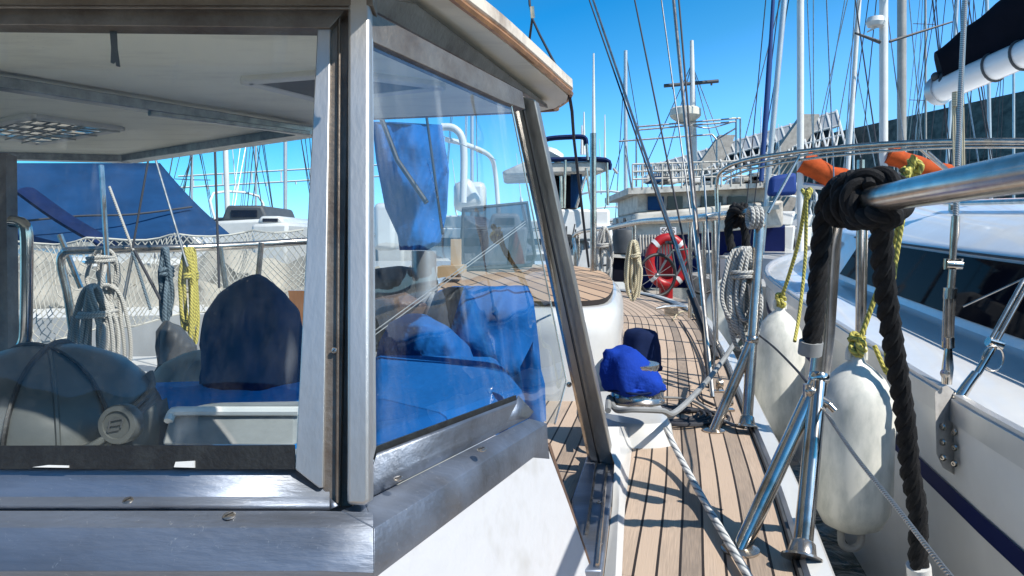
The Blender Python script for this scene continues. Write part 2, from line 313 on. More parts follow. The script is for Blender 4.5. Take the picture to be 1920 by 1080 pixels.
M['crope'] = mat('cream_rope', (0.60, 0.54, 0.38), 0.85, uvrope=(80, (0.25, 0.2, 0.12)))
M['fleck'] = mat('flecked_rope', (0.66, 0.66, 0.63), 0.8, uvrope=(22, (0.10, 0.13, 0.16)))
M['yrope'] = mat('yellow_rope', (0.52, 0.46, 0.10), 0.8, uvrope=(60, (0.16, 0.15, 0.05)))
M['brope'] = mat('black_rope', (0.017, 0.017, 0.018), 0.85, 0, 0.5, 90, 0.35, 500, spec=0.3)
M['grope'] = mat('blue_grey_rope', (0.12, 0.17, 0.21), 0.85, uvrope=(60, (0.04, 0.06, 0.08)))
M['dline'] = mat('dark_line', (0.03, 0.032, 0.04), 0.7)
M['net'] = mat('net_cord', (0.48, 0.47, 0.42), 0.8)
M['sail'] = mat('crumpled_sailcloth', (0.40, 0.37, 0.31), 0.8, 0, 0.2, 5, 0.5, 8)
M['alu'] = mat('mast_aluminium', (0.60, 0.61, 0.62), 0.4, 0.6, 0.15, 3)
M['mastw'] = mat('white_mast_paint', (0.74, 0.73, 0.70), 0.4, 0, 0.12, 4)
M['mastg'] = mat('grey_mast_paint', (0.42, 0.39, 0.35), 0.45, 0.2, 0.2, 4)
M['white'] = mat('white_plastic', (0.74, 0.74, 0.72), 0.4, 0, 0.12, 6)
M['dirty'] = mat('dirty_white', (0.55, 0.52, 0.46), 0.6, 0, 0, 5, 0.05, 20, None, (0.30, 0.28, 0.25), (0.3, 0.55))
M['red'] = mat('red_plastic', (0.42, 0.012, 0.015), 0.4, 0, 0.2, 8)
M['stripe'] = mat('navy_stripe', (0.003, 0.010, 0.075), 0.6, 0, 0.1, 8, spec=.15)
M['winR'] = mat('smoked_acrylic', (0.006, 0.007, 0.012), 0.3, 0, 0.2, 4, spec=0.0, coat=0.10)
M['dark'] = mat('dark_window', (0.01, 0.012, 0.02), 0.15)
M['glass'] = glass_mat('screen_glass', (0.97, 0.985, 0.97), dirt=0.05, refl=0.85, base=0.03)
M['acry'] = glass_mat('corner_acrylic', (0.80, 0.87, 0.90), 0.10, 1.25, 1.62, 0.05, base=0.07)
M['vinyl'] = glass_mat('smoked_vinyl', (0.42, 0.44, 0.48), 0.05, 1.0)
M['teak'] = teak_mat('teak_deck')
M['teak2'] = teak_mat('teak_seat', 0.05, (0.50, 0.34, 0.22), (0.38, 0.25, 0.16), 0.13)
M['conc'] = mat('dark_concrete', (0.27, 0.235, 0.20), 0.95, 0, 0, 0.5, 0.5, 2, (1, 1, 2), (0.11, 0.096, 0.084), (0.35, 0.62), spec=0.05, detail=8)
M['quay'] = mat('quay_concrete', (0.45, 0.41, 0.36), 0.9, 0, 0.3, 1.2, 0.2, 6)
M['lattice'] = mat('white_lattice', (0.62, 0.62, 0.60), 0.6)
M['panel'] = mat('solar_panel', (0.38, 0.40, 0.42), 0.3, 0, 0.1, 0.3)
def water_mat():
    m = bpy.data.materials.new('harbour_water'); m.use_nodes = True; nt = m.node_tree; N = nt.nodes; L = nt.links; b = N['Principled BSDF']
    b.inputs['Base Color'].default_value = (0.010, 0.030, 0.034, 1); b.inputs['Roughness'].default_value = 0.06; b.inputs['IOR'].default_value = 1.33
    tc = N.new('ShaderNodeTexCoord'); n = N.new('ShaderNodeTexNoise'); n.inputs['Scale'].default_value = 4.5; n.inputs['Detail'].default_value = 5; n.inputs['Distortion'].default_value = 0.6
    L.new(tc.outputs['Object'], n.inputs['Vector']); bp = N.new('ShaderNodeBump'); bp.inputs['Strength'].default_value = 0.6; bp.inputs['Distance'].default_value = 0.08
    L.new(n.outputs[0], bp.inputs['Height']); L.new(bp.outputs[0], b.inputs['Normal']); return m
M['water'] = water_mat()
# ================================================================ SETTING
WZ = -0.85
tag(MB().grid([[V((x, y, WZ)) for x in (-1500, -60, 60, 1500)] for y in (-600, -30, 60, 2000)]).build('water', M['water']), kind='structure')
# quay behind the stern of the moored boats
q = MB(); q.prism([V((-2.6, 9.6, -1.2)), V((2.75, 9.6, -1.2)), V((2.75, 9.6, -0.30)), V((-2.6, 9.6, -0.30))], V((0, 6.0, 0)))
tag(q.build('pontoon', M['quay'], bevel=0.03), kind='structure')
hw = MB(); hw.prism([V((-45, -12, -1.2)), V((6, -12, -1.2)), V((6, -12, 5.2)), V((-45, -12, 5.2))], V((0, -1, 0)))  # unseen wall added behind the camera, gives the steel dark brown reflections
hwo = tag(hw.build('added_reflection_wall', mat('reflection_wall_brown', (.30, .24, .18), .9, 0, .5, 1.5, .4, 3)), 'unseen brown wall added behind the camera to darken the steel reflections', 'wall')
fd = MB(); fd.prism([V((-3.2, -2.6, -.02)), V((-.38, -2.6, -.02)), V((-.38, .70, -.02)), V((-3.2, .70, -.02))], V((0, 0, -.04))); FORE = fd
# ================================================================ OUR YACHT
yacht = thing('sailing_yacht', (0.0, 2.5, WZ), 'white motorsailer with steel framed wheelhouse and teak side deck in the foreground', 'boat')
# --- teak side deck, planks following the curved edge
edgeR = [D(1512, 1120), D(1500, 1080), D(1445, 900), D(1390, 760), D(1345, 650), D(1308, 597), D(1262, 572), D(1215, 556), D(1150, 545)]
dd_ = edgeR[0]-edgeR[2]; dd_.z = 0; dd_.normalize()
edge = [edgeR[0]+dd_*k*.25+V((-.006*k*k, 0, -DS*k*.25)) for k in range(14, 0, -1)] + catmull(edgeR, 6)
rows = []; uvs = []; dist = 0; NP = 22; WD = 0.90
for i, p in enumerate(edge):
    t = (edge[min(i+1, len(edge)-1)] - edge[max(i-1, 0)]).normalized(); left = V((-t.y, t.x, 0)).normalized()
    if i: dist += (p-edge[i-1]).length
    r, uv = [], []
    for k in range(NP+1):
        w = WD*k/NP; q = p + left*w; q.z = DS*q.y; r.append(q); uv.append((w-0.002, dist))
    rows.append(r); uvs.append(uv)
FORE.build('foredeck', M['gel'], yacht)
MB().grid([r[::-1] for r in rows], [u[::-1] for u in uvs]).build('teak_deck', M['teak'], yacht)
# hull shell and bulwark edge on the starboard side
hull = MB(); hr = []
toe = MB(); tr = []
for i, p in enumerate(edge):
    t = (edge[min(i+1, len(edge)-1)] - edge[max(i-1, 0)]).normalized(); rt = V((t.y, -t.x, 0)).normalized(); z = V((0, 0, 1))
    hr.append([p+rt*0.062-z*0.03, p+rt*0.075-z*0.10, p+rt*0.03-z*0.5, p-rt*0.06-z*1.0-V((0, 0, DS*p.y))])
    w = 0.058
    tr.append([p+rt*0.004-z*0.01, p+rt*0.004+z*0.012, p+rt*0.012+z*0.022, p+rt*(w-.008)+z*0.022, p+rt*w+z*0.012, p+rt*(w+.006)-z*0.05])
hull.grid(hr).build('hull', M['gel'], yacht)
toe.grid(tr).build('toe_rail', M['gel'], yacht)
trk = MB(); trk.tube([p+V((0, 0, 0.006)) for p in edge], 0.006, 6); trk.build('deck_seam', M['dgrey'], yacht)
# --- windscreen, front (raked) ------------------------------------------------
FP0 = V((0, 0.835, 0.395)); FP1 = V((0, 0.99, 0.95)); fn = V((0, (FP1-FP0).z, -(FP1-FP0).y)).normalized()   # plane through FP0/FP1 along X
nF = V((0, -(FP1-FP0).z, (FP1-FP0).y)).normalized()      # outward (towards camera)
def FW(px, py, off=0.0): return PL(px, py, FP0 + nF*off, nF)
XL = -1500
screen = MB()
def strip(m, pr0, pr1):      # profile points (px,py,Y) near end -> far end
    a = [P(*q) for q in pr0]; b = [P(*q) for q in pr1]; m.grid([a, b])
# front sill, extruded along X from well left of the frame to the corner
prof = [(1110, .80), (1071, .768), (990, .790), (958, .808)]
def XP(px, py, Y): return P(px, py, Y)
sill = MB()
xs = (-900, 0, 300, 600, 700)
sill.grid([[XP(x, y + (3 if x == 700 else 0), Y) for y, Y in prof] for x in xs])
# side sill
far = [(1030, 860, 1.262), (1027, 834, 1.262), (1025, 794, 1.262), (992, 785, 1.235)]
near = [(700, 1113, .80), (700, 1074, .768), (701, 991, .790), (683, 941, .845)]
sill.grid([[P(*q) for q in near], [P(*q) for q in far]])
sill.poly([P(640, 958, .808), P(683, 941, .845), P(701, 991, .790)])
sill.poly([P(*q) for q in far[1:]] + [P(985, 820, 1.235)])
ws = sill.build('sill', M['steel'], yacht, ang=18, solid=0.0015, bevel=.0012)
ws['label'] = 'broad brushed steel sill under the wheelhouse windows'
fr = MB()
fr.grid([[P(x, y, Y) for y, Y in ((956, .811), (948, .811), (932, .824), (880, .838), (876, .843))] for x in (-900, 0, 300, 618)])
fr.poly([P(618, 956, .811), P(634, 948, .813), P(618, 932, .824)])
# upright right member of the front frame
def fpoly(m, pts, off=0.0, th=0.012): m.prism([FW(x, y, off) for x, y in pts], -nF*th)
fr2 = MB()
fpoly(fr2, [(553, 880), (595, 48), (620, 40), (606, 915), (598, 915)], 0.006)
fr3 = MB(); fpoly(fr3, [(618, 950), (636, 20), (662, 10), (660, 950)], -.014, .01); fpoly(fr3, [(604, 915), (620, 40), (634, 20), (630, 944), (616, 936)], 0.001, 0.02)
fpoly(fr3, [(629, 946), (634, 20), (655, 10), (637, 950)], -.004, 0.012)
fr3.tube([FW(632, 944, .006), FW(637, 20, .006)], .0018, 6); fr3.build('window_frame', M['steelB'], yacht, bevel=0.001)
fo = fr.build('window_frame', M['steel'], yacht, ang=25, solid=0.0015)
fr2.build('window_frame', M['steelV'], yacht, bevel=0.0015)
hd = MB(); fpoly(hd, [(-900, 12), (650, 15), (618, 52), (-900, 36)], 0.010, 0.02); fpoly(hd, [(-900, -60), (700, -50), (700, 10), (-900, 6)], 0.02, 0.03)
hd.tube([FW(-900, 10, .022), FW(655, 16, .022)], 0.0018, 6)
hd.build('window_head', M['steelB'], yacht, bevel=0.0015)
po = MB(); fpoly(po, [(650, 946), (652, -60), (693, -60), (692, 941), (682, 948)], 0.020, 0.03); po.build('corner_post', M['steelV'], yacht, bevel=0.004)
sealm = MB(); fpoly(sealm, [(-900, 838), (552, 834), (553, 880), (-900, 878)], 0.004, 0.004)
sl1 = sealm.build('glazing_seal', M['seal'], yacht)
g1 = MB(); g1.poly([FW(-900, 30), FW(600, 46), FW(555, 880), FW(-900, 875)]); g1.build('window_pane', M['glass'], yacht, smooth=False)
def screw(parent, p, n, r=0.006):
    m = MB(); n = V(n).normalized(); m.lathe([(r, 0), (r, .0008), (r*.75, .0018), (1e-5, .002)], p, n, 16); o = m.build('screw', M['polish'], parent)
    s_ = MB(); s_.bar(V(p)+n*.002-n.orthogonal().normalized()*r*.7, V(p)+n*.002+n.orthogonal().normalized()*r*.7, r*.25, .0006, n); s_.build('slot', M['black'], o); return o
screw(yacht, P(240, 939, .818), (0, -.5, 1)); screw(yacht, P(430, 967, .802), (0, -.35, 1), .007); screw(yacht, FW(627, 657, .006), nF, .0035)
chip = MB(); fpoly(chip, [(326, 876), (329, 866), (364, 864), (364, 877)], 0.007, 0.003); chip.build('packing_shim', M['white'], yacht)
chip = MB(); fpoly(chip, [(60, 876), (90, 872), (127, 873), (127, 877)], 0.007, 0.003); chip.build('packing_shim', M['white'], yacht)
tape = MB(); tape.prism([FW(205, 44, -.004), FW(219, 44, -.004), FW(221, 92, -.005), FW(226, 126, -.008), FW(218, 124, -.008), FW(217, 116, -.007), FW(214, 120, -.007), FW(208, 118, -.006), FW(209, 90, -.005)], nF*0.001); tape.build('tape_strip', M['dgrey'], yacht)
# --- corner window -----------------------------------------------------------
c0 = P(690, 940, .852); c1 = P(692, 0, .995); f0 = P(1000, 785, 1.245)
nC = (f0-c0).cross(c1-c0).normalized()
if nC.y > 0: nC = -nC
def CW(px, py, off=0.0): return PL(px, py, c0 + nC*off, nC)
def cpoly(m, pts, off=0.0, th=0.012): m.prism([CW(x, y, off) for x, y in pts], -nC*th)
cf = MB()
cpoly(cf, [(694, 20), (980, 172), (985, 205), (948, 192), (699, 78)], 0.006, 0.02)
cf.build('window_head', M['steelB'], yacht, bevel=0.001)
cf = MB(); cpoly(cf, [(694, 60), (700, 74), (706, 838), (690, 905), (688, 938)], 0.008, 0.015); cf.build('window_frame', M['steelV'], yacht, bevel=0.001)
cf = MB()
cf.grid([[P(684, 938, .848), P(689, 906, .862), CW(704, 858, .008), CW(706, 850, .006)],
         [P(990, 784, 1.236), P(950, 790, 1.155), CW(968, 757, .008), CW(969, 750, .006)]])
cf.poly([P(990, 784, 1.236), P(1000, 772, 1.27), P(972, 742, 1.20), P(966, 757, 1.185), P(950, 790, 1.155)])
cf.build('window_frame', M['steel'], yacht, ang=20, solid=0.0015)
cs = MB(); cpoly(cs, [(705, 838), (968, 741), (969, 756), (705, 862)], 0.003, 0.004); cs.build('glazing_seal', M['seal'], yacht)
cg = MB(); cg.poly([CW(699, 74), CW(956, 184), CW(1062, 715), CW(1040, 795), CW(1022, 792), CW(972, 780), CW(704, 858)]); cg.build('window_pane', M['acry'], yacht, smooth=False)
ce = MB(); ce.tube([CW(956, 186), CW(1062, 715), CW(1040, 795)], .0018, 6); ce.build('pane_edge', M['polish'], yacht)
screw(yacht, P(747, 898, .862), (0, -.2, 1), .006); screw(yacht, P(903, 843, 1.02), (0, -.2, 1), .007)
# --- white lower cabin side below the corner sill, tumbling out to the deck
cab = MB(); ca0 = [P(640, 1068, .785), P(700, 1072, .778), P(1027, 832, 1.268)]
cb0 = [V((-.20, .70, -.05)), V((-.09, .76, -.05)), D(1114, 1084)]
cab.grid([[P(-900, 1066, .783)] + ca0, [V((-1.5, .70, -.05))] + cb0])
cab.build('cabin_side', M['paint'], yacht)
br = MB(); br.tube([P(1029, 834, 1.270), P(1052, 905, 1.29), P(1080, 985, 1.31), P(1118, 1098, 1.335)], 0.0075, 6, 4, flat=.5); br.build('door_trim', M['brown'], yacht)
# threshold and aft door post
th = MB(); th.prism([D(1092, 1100), D(1128, 1100), D(1156, 872), D(1103, 866), D(1072, 960)], V((0, 0, 0.03))); 
th.build('threshold', M['steel'], yacht, bevel=0.003)
t2 = MB()
for a, b in (((1100, 1000), (1118, 868)), ((1120, 1060), (1138, 872))): t2.tube([D(*a, up=.034), D(*b, up=.034)], .004, 6)
t2.build('door_track', M['polish'], yacht)
for q in ((1124, 1020), (1123, 942), (1140, 884)): screw(yacht, D(*q, up=.031), (0, 0, 1), .006)
pt0 = D(1128, 868, .03); pt1 = P(978, 172, 1.66)
pn = V((.55, -.83, -.1))
dp = MB(); dp.prism([D(1107, 865, .03), D(1150, 871, .03), P(1003, 186, 1.66), P(962, 178, 1.66)], V((0.01, 0.035, 0)))
dp.build('door_post', mat('worn_grey_steel', (.40, .385, .355), .42, .7, 0, 10, .1, 150, (1, 1, .3), (.25, .235, .21), (.3, .6)), yacht, bevel=0.003)
for (a, b, Yo) in (((1123, 867), (975, 176), -.006), ):
    s1 = MB(); s1.tube([D(*a, up=.035)+V((0, Yo, 0)), P(*b, 1.65)+V((0, Yo, 0))], .0035, 6); s1.build('door_seal', M['black'], yacht)
s1 = MB(); s1.tube([P(1107, 862, 1.93), P(966, 200, 1.64)], .007, 6); s1.build('door_track', M['polish'], yacht)
for q, Yq in (((991, 327), 1.70), ((1067, 721), 1.86), ((1066, 624), 1.83), ((1083, 718), 1.88), ((1118, 832), 1.93)): screw(yacht, P(*q, Yq-.012), (0.3, -1, 0), .007)
# --- hardtop
ROOFZ = 1.0
def RZ(px, py): return G(px, py, ROOFZ)
outer = [V((-2.6, .838, ROOFZ)), V((-.168, .838, ROOFZ)), RZ(840, 0)] + [RZ(950, 82), RZ(1050, 166)] + [RZ(1065, 180), RZ(1062, 190), RZ(1040, 203), RZ(1015, 208), RZ(700, 222), RZ(580, 243), RZ(240, 296), RZ(0, 290), V((-2.6, 3.1, ROOFZ))]
rf = MB(); rf.prism(outer, V((0, 0, 0.030))); roof = rf.build('hardtop', M['ceil'], yacht)
ed = MB(); op = catmull([V((-2.6, .834, 1.02)), V((-.3, .834, 1.02)), V((-.165, .842, 1.02)), RZ(840, 0)+V((.004, 0, .02)), RZ(950, 82)+V((.004, 0, .02)), RZ(1050, 166)+V((.005, 0, .02)), RZ(1066, 183)+V((.005, .005, .02)), RZ(1042, 204)+V((.0, .008, .02)), RZ(1010, 210)+V((0, .01, .02)), RZ(700, 224)+V((0, .01, .02))], 6)
ed.grid([[p+V((0, 0, -.008)) for p in op], [p+V((.004, -.002, -.002)) for p in op], [p+V((.003, 0, .018)) for p in op], [p+V((-.015, .02, .026)) for p in op]])
ed.build('roof_edge', M['edge'], roof, solid=0.002)
wt = MB(); wt.tube([p+V((0, 0, -.014)) for p in op], .0065, 6); wt.build('wood_trim', M['wood'], roof)
# steel gutter beam under the soffit
gb = MB(); gb.prism([RZ(700, -60)+V((0, 0, -.035)), RZ(780, -10)+V((0, 0, -.012)), RZ(1026, 186)+V((0, 0, -.012)), P(1028, 203, 1.90), P(980, 173, 1.66), P(693, 18, 1.0)], V((-.02, .02, .008)))
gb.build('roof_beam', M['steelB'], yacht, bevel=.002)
# ceiling beams
bm = MB(); zb = ROOFZ - .012
bm.bar(G(-60, 147, zb-.012), G(578, 247, zb-.012), .045, .024); bm.bar(G(280, 212, zb-.028), G(578, 250, zb-.028), .02, .012)
bm.build('ceiling_beam', M['galv'], roof, bevel=.002)
bm = MB(); bm.bar(G(585, 245, zb), G(240, 298, zb), .07, .03); bm.bar(G(245, 298, zb), G(-60, 291, zb), .07, .03); bm.build('ceiling_beam', M['galv'], roof, bevel=.002)
def hatch(pts, net=False):
    p = [G(x, y, ROOFZ-.004) for x, y in pts]; c = sum(p, V((0, 0, 0)))/4; h = MB()
    for i in range(4): h.bar(p[i], p[(i+1) % 4], .035, .016)
    o = h.build('ceiling_hatch', M['soffit'], roof, bevel=.004)
    g = MB(); g.poly([c+(q-c)*.86+V((0, 0, -.006)) for q in p]); g.build('hatch_pane', M['dgrey'] if not net else M['vinyl'], o)
    if net:
        n_ = MB()
        for k in range(1, 4):
            t = k/4; n_.tube([p[0].lerp(p[1], t)+V((0, 0, -.012)), p[3].lerp(p[2], max(0, min(1, t+.25)))+V((0, 0, -.012))], .0025, 5); n_.tube([p[0].lerp(p[3], t)+V((0, 0, -.012)), p[1].lerp(p[2], max(0, min(1, t-.2)))+V((0, 0, -.012))], .0025, 5)
        n_.build('hatch_net', M['net'], o)
hatch([(-60, 240), (60, 217), (225, 240), (70, 268)], True); hatch([(460, 150), (640, 135), (830, 160), (600, 185)])
# port side uprights of the wheelhouse with a curved handrail
pp = MB(); pp.bar(P(-6, 292, 2.3), P(-2, 700, 2.2), .09, .05, (0, -1, 0)); pp.build('side_post', M['steelB'], yacht)
hrl = MB(); hrl.tube([P(20, 415, 2.1), P(42, 420, 2.1), P(50, 450, 2.1), P(49, 600, 2.1), P(44, 645, 2.1), P(22, 670, 2.1)], .017, 10, 5); hrl.build('handrail', M['polishR'], yacht)
# --- cockpit coamings and seat block
def rbox_px(m, topfront, topback, drop, ext): pass
blk = MB()
sb = [D(1142, 750), D(1185, 640), D(1172, 585), D(1150, 565), D(1000, 548)]
# block: rounded white seat base behind the wheelhouse
top = [V(p) for p in ((-.05, 2.75, .40), (.30, 2.72, .40), (.43, 3.0, .41), (.55, 3.9, .43), (.54, 4.6, .45), (.35, 5.1, .46), (-.08, 5.2, .46), (-.36, 4.6, .45), (-.33, 2.95, .41))]
topz = [V((p.x*1, p.y, p.z)) for p in catmull(top, 4, True)]
cen = V((.08, 3.9, .4))
def ring(s_, z_): return [V((cen.x+(p.x-cen.x)*s_, cen.y+(p.y-cen.y)*s_, p.z+z_)) for p in topz]
rg = [ring(1.03, -.42), ring(1.03, -.10), ring(1.025, -.04), ring(1.0, -.012), ring(.96, 0)]
blk.grid([r+[r[0]] for r in rg]); blk.poly(ring(.96, 0)); blk.build('seat_base', M['gel'], yacht, ang=60)
tk = MB(); tt = ring(.93, .003); tb = ring(.93, .022)
k = len(tk.v); tk.poly(tb, [((p.x-cen.x)*.55+(p.y-3)*.12+.2*(p.x-cen.x)**2, p.y) for p in tb]); tk.grid([tt+[tt[0]], tb+[tb[0]]]); tk.build('teak_seat', M['teak2'], yacht)
# winch pedestal in front
pd = MB()
px_rows = []
pc = D(1205, 800)
ped = [(-.10, -.19), (.035, -.19), (.065, -.06), (.06, .25), (-.14, .27), (-.16, -.02)]
pb = catmull([V((pc.x+a, pc.y+b, 0)) for a, b in ped], 4, True)
cc = V((pc.x-.04, pc.y+.06, 0))
def pr(s_, z_): return [V((cc.x+(p.x-cc.x)*s_, cc.y+(p.y-cc.y)*s_, z_+.05)) for p in pb]
pg = [pr(1.15, -.05), pr(1.08, .0), pr(1.04, .03), pr(1.0, .055), pr(.93, .066)]
pd.grid([r+[r[0]] for r in pg]); pd.poly(pr(.93, .066)); pd.build('winch_plinth', M['gel'], yacht, ang=60)
cst = MB()
for (a, b, w) in (((1158, 1110), (1166, 850), .012),):
    cst.grid([[D(1128, 1120, .002), D(1152, 1120, .012), D(1164, 1120, .002)], [D(1148, 950, .002), D(1160, 950, .014), D(1172, 950, .002)], [D(1152, 868, .05), D(1164, 868, .04), D(1182, 868, .003)], [D(1130, 800, .10), D(1160, 800, .10), D(1190, 800, .003)]])
cst.build('deck_kerb', M['gel'], yacht)
# winches
def winch(p, rad, hgt, parent):
    m = MB(); m.lathe([(rad*1.15, 0), (rad*1.15, .006), (rad*1.05, .012), (rad, .02), (rad*.98, .03), (rad*.8, .036), (rad*.72, .05), (rad*.74, hgt*.8), (rad*.9, hgt), (rad*.9, hgt+.01), (1e-5, hgt+.012)], p, seg=36)
    w = m.build('winch', M['polish'], parent); return w
wp1 = P(1192, 752, 2.12); wp2 = P(1198, 690, 2.62)
winch(wp1-V((0, 0, .0)), .072, .10, yacht); winch(wp2-V((0, 0, .03)), .050, .09, yacht)
pl = MB(); pl.lathe([(.09, -.32), (.088, 0), (.08, .006), (1e-5, .007)], wp2-V((0, 0, .04)), seg=28); pl.build('winch_plinth', M['gel'], yacht)
def cover(p, rad, hgt, mt, lab, tilt, seed, cone=0):
    def wp(q):
        d = q-p; n_ = noise.noise(q*14+V((seed, 0, 0)))*.013 + (abs(noise.noise(q*22+V((0, seed, 0))))-.15)*.03*cone; a = math.atan2(d.y, d.x)
        fold = .006*math.sin(a*7+seed)*(1-d.z/hgt)
        rr = V((d.x, d.y, 0)); rr = rr*(1+(n_+fold)/max(.01, rad)) if rr.length > 1e-4 else rr
        return p+V((rr.x+tilt[0]*d.z, rr.y+tilt[1]*d.z, d.z+n_*.8))
    m = MB(); m.lathe([(rad*1.08, 0), (rad*1.12, .012), (rad*1.05, .02), (rad*1.04, hgt*.35), (rad*(1.0-.10*cone), hgt*.6), (rad*(.93-.20*cone), hgt*.8), (rad*(.86-.26*cone), hgt*.93), (rad*(.72-.25*cone), hgt), (rad*.3, hgt*1.03), (1e-5, hgt*1.02)], p, seg=40, warp=wp)
    o = m.build('winch_cover', mt, ang=55); tag(o, lab, 'winch cover', 'canvas covers on the winches'); return o
cover(wp1+V((-.004, 0, .034)), .078, .115, M['royal'], 'bright royal blue canvas cap crumpled over the nearer winch', (-.30, 0), 3.0, 1)
cover(wp2+V((0, 0, -.01)), .066, .145, M['navy'], 'dark navy straight sided cover on the farther winch', (.05, 0), 9.0)
# lines around the winch
tag(MB().tube([P(1140, 770, 2.0), P(1143, 745, 2.1), P(1155, 768, 2.02), P(1190, 768, 1.98), P(1240, 770, 2.0), P(1262, 775, 2.05), P(1300, 742, 2.2), P(1345, 690, 2.5), P(1400, 610, 2.75)], .0085, 8, 6).build('jib_sheet', M['grey']), 'grey sheet wrapped round the covered winch and led to the stanchion', 'rope')
fl = [D(1248, 800, .10), D(1262, 832, .06), D(1290, 885, .03), D(1335, 965, .02), D(1385, 1050, .016), D(1412, 1100, .015), D(1440, 1180, .013)]
tag(MB().tube(fl, .0082, 10, 6).build('deck_rope', M['fleck']), 'white rope with grey flecks lying taut along the teak deck', 'rope')
dk = []
for k in range(60):
    t = k/60; dk.append(D(1240+70*math.cos(k*.55)+60*t, 775+14*math.sin(k*.55)+10*t, .012+.004*math.sin(k*1.7)))
tag(MB().tube(dk, .006, 6, 2).build('rope_tangle', M['dline']), 'loose dark line coiled on the teak beside the winch', 'rope')
# cleats and blocks on deck
def cleat(p, ang_, s_=1.0):
    m = MB(); d = V((math.cos(ang_), math.sin(ang_), 0)); z = V((0, 0, 1))
    m.tube([p-d*.07*s_+z*.03*s_, p-d*.03*s_+z*.035*s_, p+d*.03*s_+z*.035*s_, p+d*.07*s_+z*.03*s_], [.004*s_, .008*s_, .008*s_, .004*s_], 8, 0); m.box(p+z*.015*s_, (.05*s_, .02*s_, .03*s_)); m.box(p+z*.002, (.09*s_, .035*s_, .005))
    m.build('deck_cleat', M['polish'], yacht)
cleat(D(1258, 592, .0), .4, 1.8); 
# --- guard rail stanchions -----------------------------------------------------
def stanchion(base, top, r, brace=None, bj=.45, mt='polish'):
    m = MB(); m.tube([base, top], r, 16); s_ = m.build('stanchion', M[mt], yacht)
    f = MB(); f.lathe([(r*2.1, 0), (r*2.1, .004), (r*1.5, .008), (r*1.25, .03), (r*1.02, .034)], base, (top-base), 24); f.build('base_plate', M['polish'], s_)
    if brace:
        bq = base.lerp(top, bj); b2 = MB(); b2.tube([brace, bq], r*.98, 16); b2.build('brace', M[mt], s_)
        f = MB(); f.lathe([(r*2.1, 0), (r*2.1, .004), (r*1.4, .008)], brace, (0, 0, 1), 24); f.build('brace_plate', M['polish'], s_)
        w = MB(); w.sphere(bq, r*1.25, 14); w.build('weld', M[mt], s_)
    return s_
b1 = D(1503, 1048, .02); t1 = P(1530, 700, 1.56)
s1_ = stanchion(b1, P(1536, 700, 1.56), .0178, D(1388, 1032), .97, 'polishR')
# hoop: rises from the stanchion, bends over and runs back past the camera
rail = MB(); rail.tube([P(1536, 702, 1.56), P(1545, 620, 1.56), P(1553, 500, 1.55), P(1560, 420, 1.53), P(1573, 384, 1.48), P(1612, 376, 1.34), P(1650, 372, 1.22), P(1760, 352, .98), P(1920, 324, .78), P(2200, 275, .58), P(2900, 140, .36)], .0215, 18, 6)
rail.build('guard_rail', M['polish'], yacht)
b2 = D(1400, 800, .02); t2_ = P(1424, 425, 2.42)
stanchion(b2, t2_, .0165, D(1338, 808), .42)
r2 = MB(); r2.tube([P(1424, 430, 2.42), P(1425, 408, 2.44), P(1405, 400, 2.6), P(1350, 405, 3.0), P(1270, 412, 3.8), P(1200, 416, 4.6), P(1140, 428, 5.4)], .017, 12, 6); r2.build('guard_rail', M['polish'], yacht)
for (bx, by, tx, ty) in ((1342, 640, 1338, 406), (1294, 596, 1294, 411), (1320, 612, 1320, 408)):
    b_ = D(bx, by, .02); m = MB(); m.tube([b_, P(tx, ty, b_.y)], .014, 10); m.build('stanchion', M['polish'], yacht)
# stern rail across
m = MB(); m.tube([P(1140, 428, 5.4), P(1080, 438, 5.9), P(1078, 470, 5.9), P(1080, 520, 5.9)], .014, 8, 4); m.build('guard_rail', M['polish'], yacht)
for x, y0, y1 in ((1190, 417, 545), (1113, 250, 530)): m = MB(); m.tube([P(x, y1, 4.9 if x == 1190 else 4.4), P(x-1, y0, 4.9 if x == 1190 else 4.4)], .014 if x == 1190 else .019, 10); m.build('stanchion', M['polish'], yacht)
# fittings and lifeline wire on stanchion 1
fit = MB(); c = P(1532, 745, 1.545); fit.tube([c+V((-.02, -.01, .01)), c+V((.012, -.03, -.008))], .011, 12); fit.tube([c+V((-.026, -.01, -.02)), c+V((-.026, -.01, .03))], .008, 10); fit.tube([c+V((.012, -.03, -.008)), c+V((.022, -.038, -.02))], .007, 10)
fit.sphere(c+V((-.02, -.014, .016)), .012); fit.build('wire_fitting', M['polish'], yacht)
lw = MB(); lw.tube([P(1543, 765, 1.50), P(1600, 850, 1.28), P(1680, 950, 1.08), P(1790, 1090, .88), P(2000, 1330, .68)], .0036, 8, 5); lw.build('lifeline', M['wire'], yacht)
lw = MB(); lw.tube([P(1418, 625, 2.42), P(1450, 650, 2.1), P(1490, 690, 1.8), P(1512, 716, 1.60), P(1525, 735, 1.56)], .003, 8, 5); lw.build('lifeline', M['dline'], yacht)
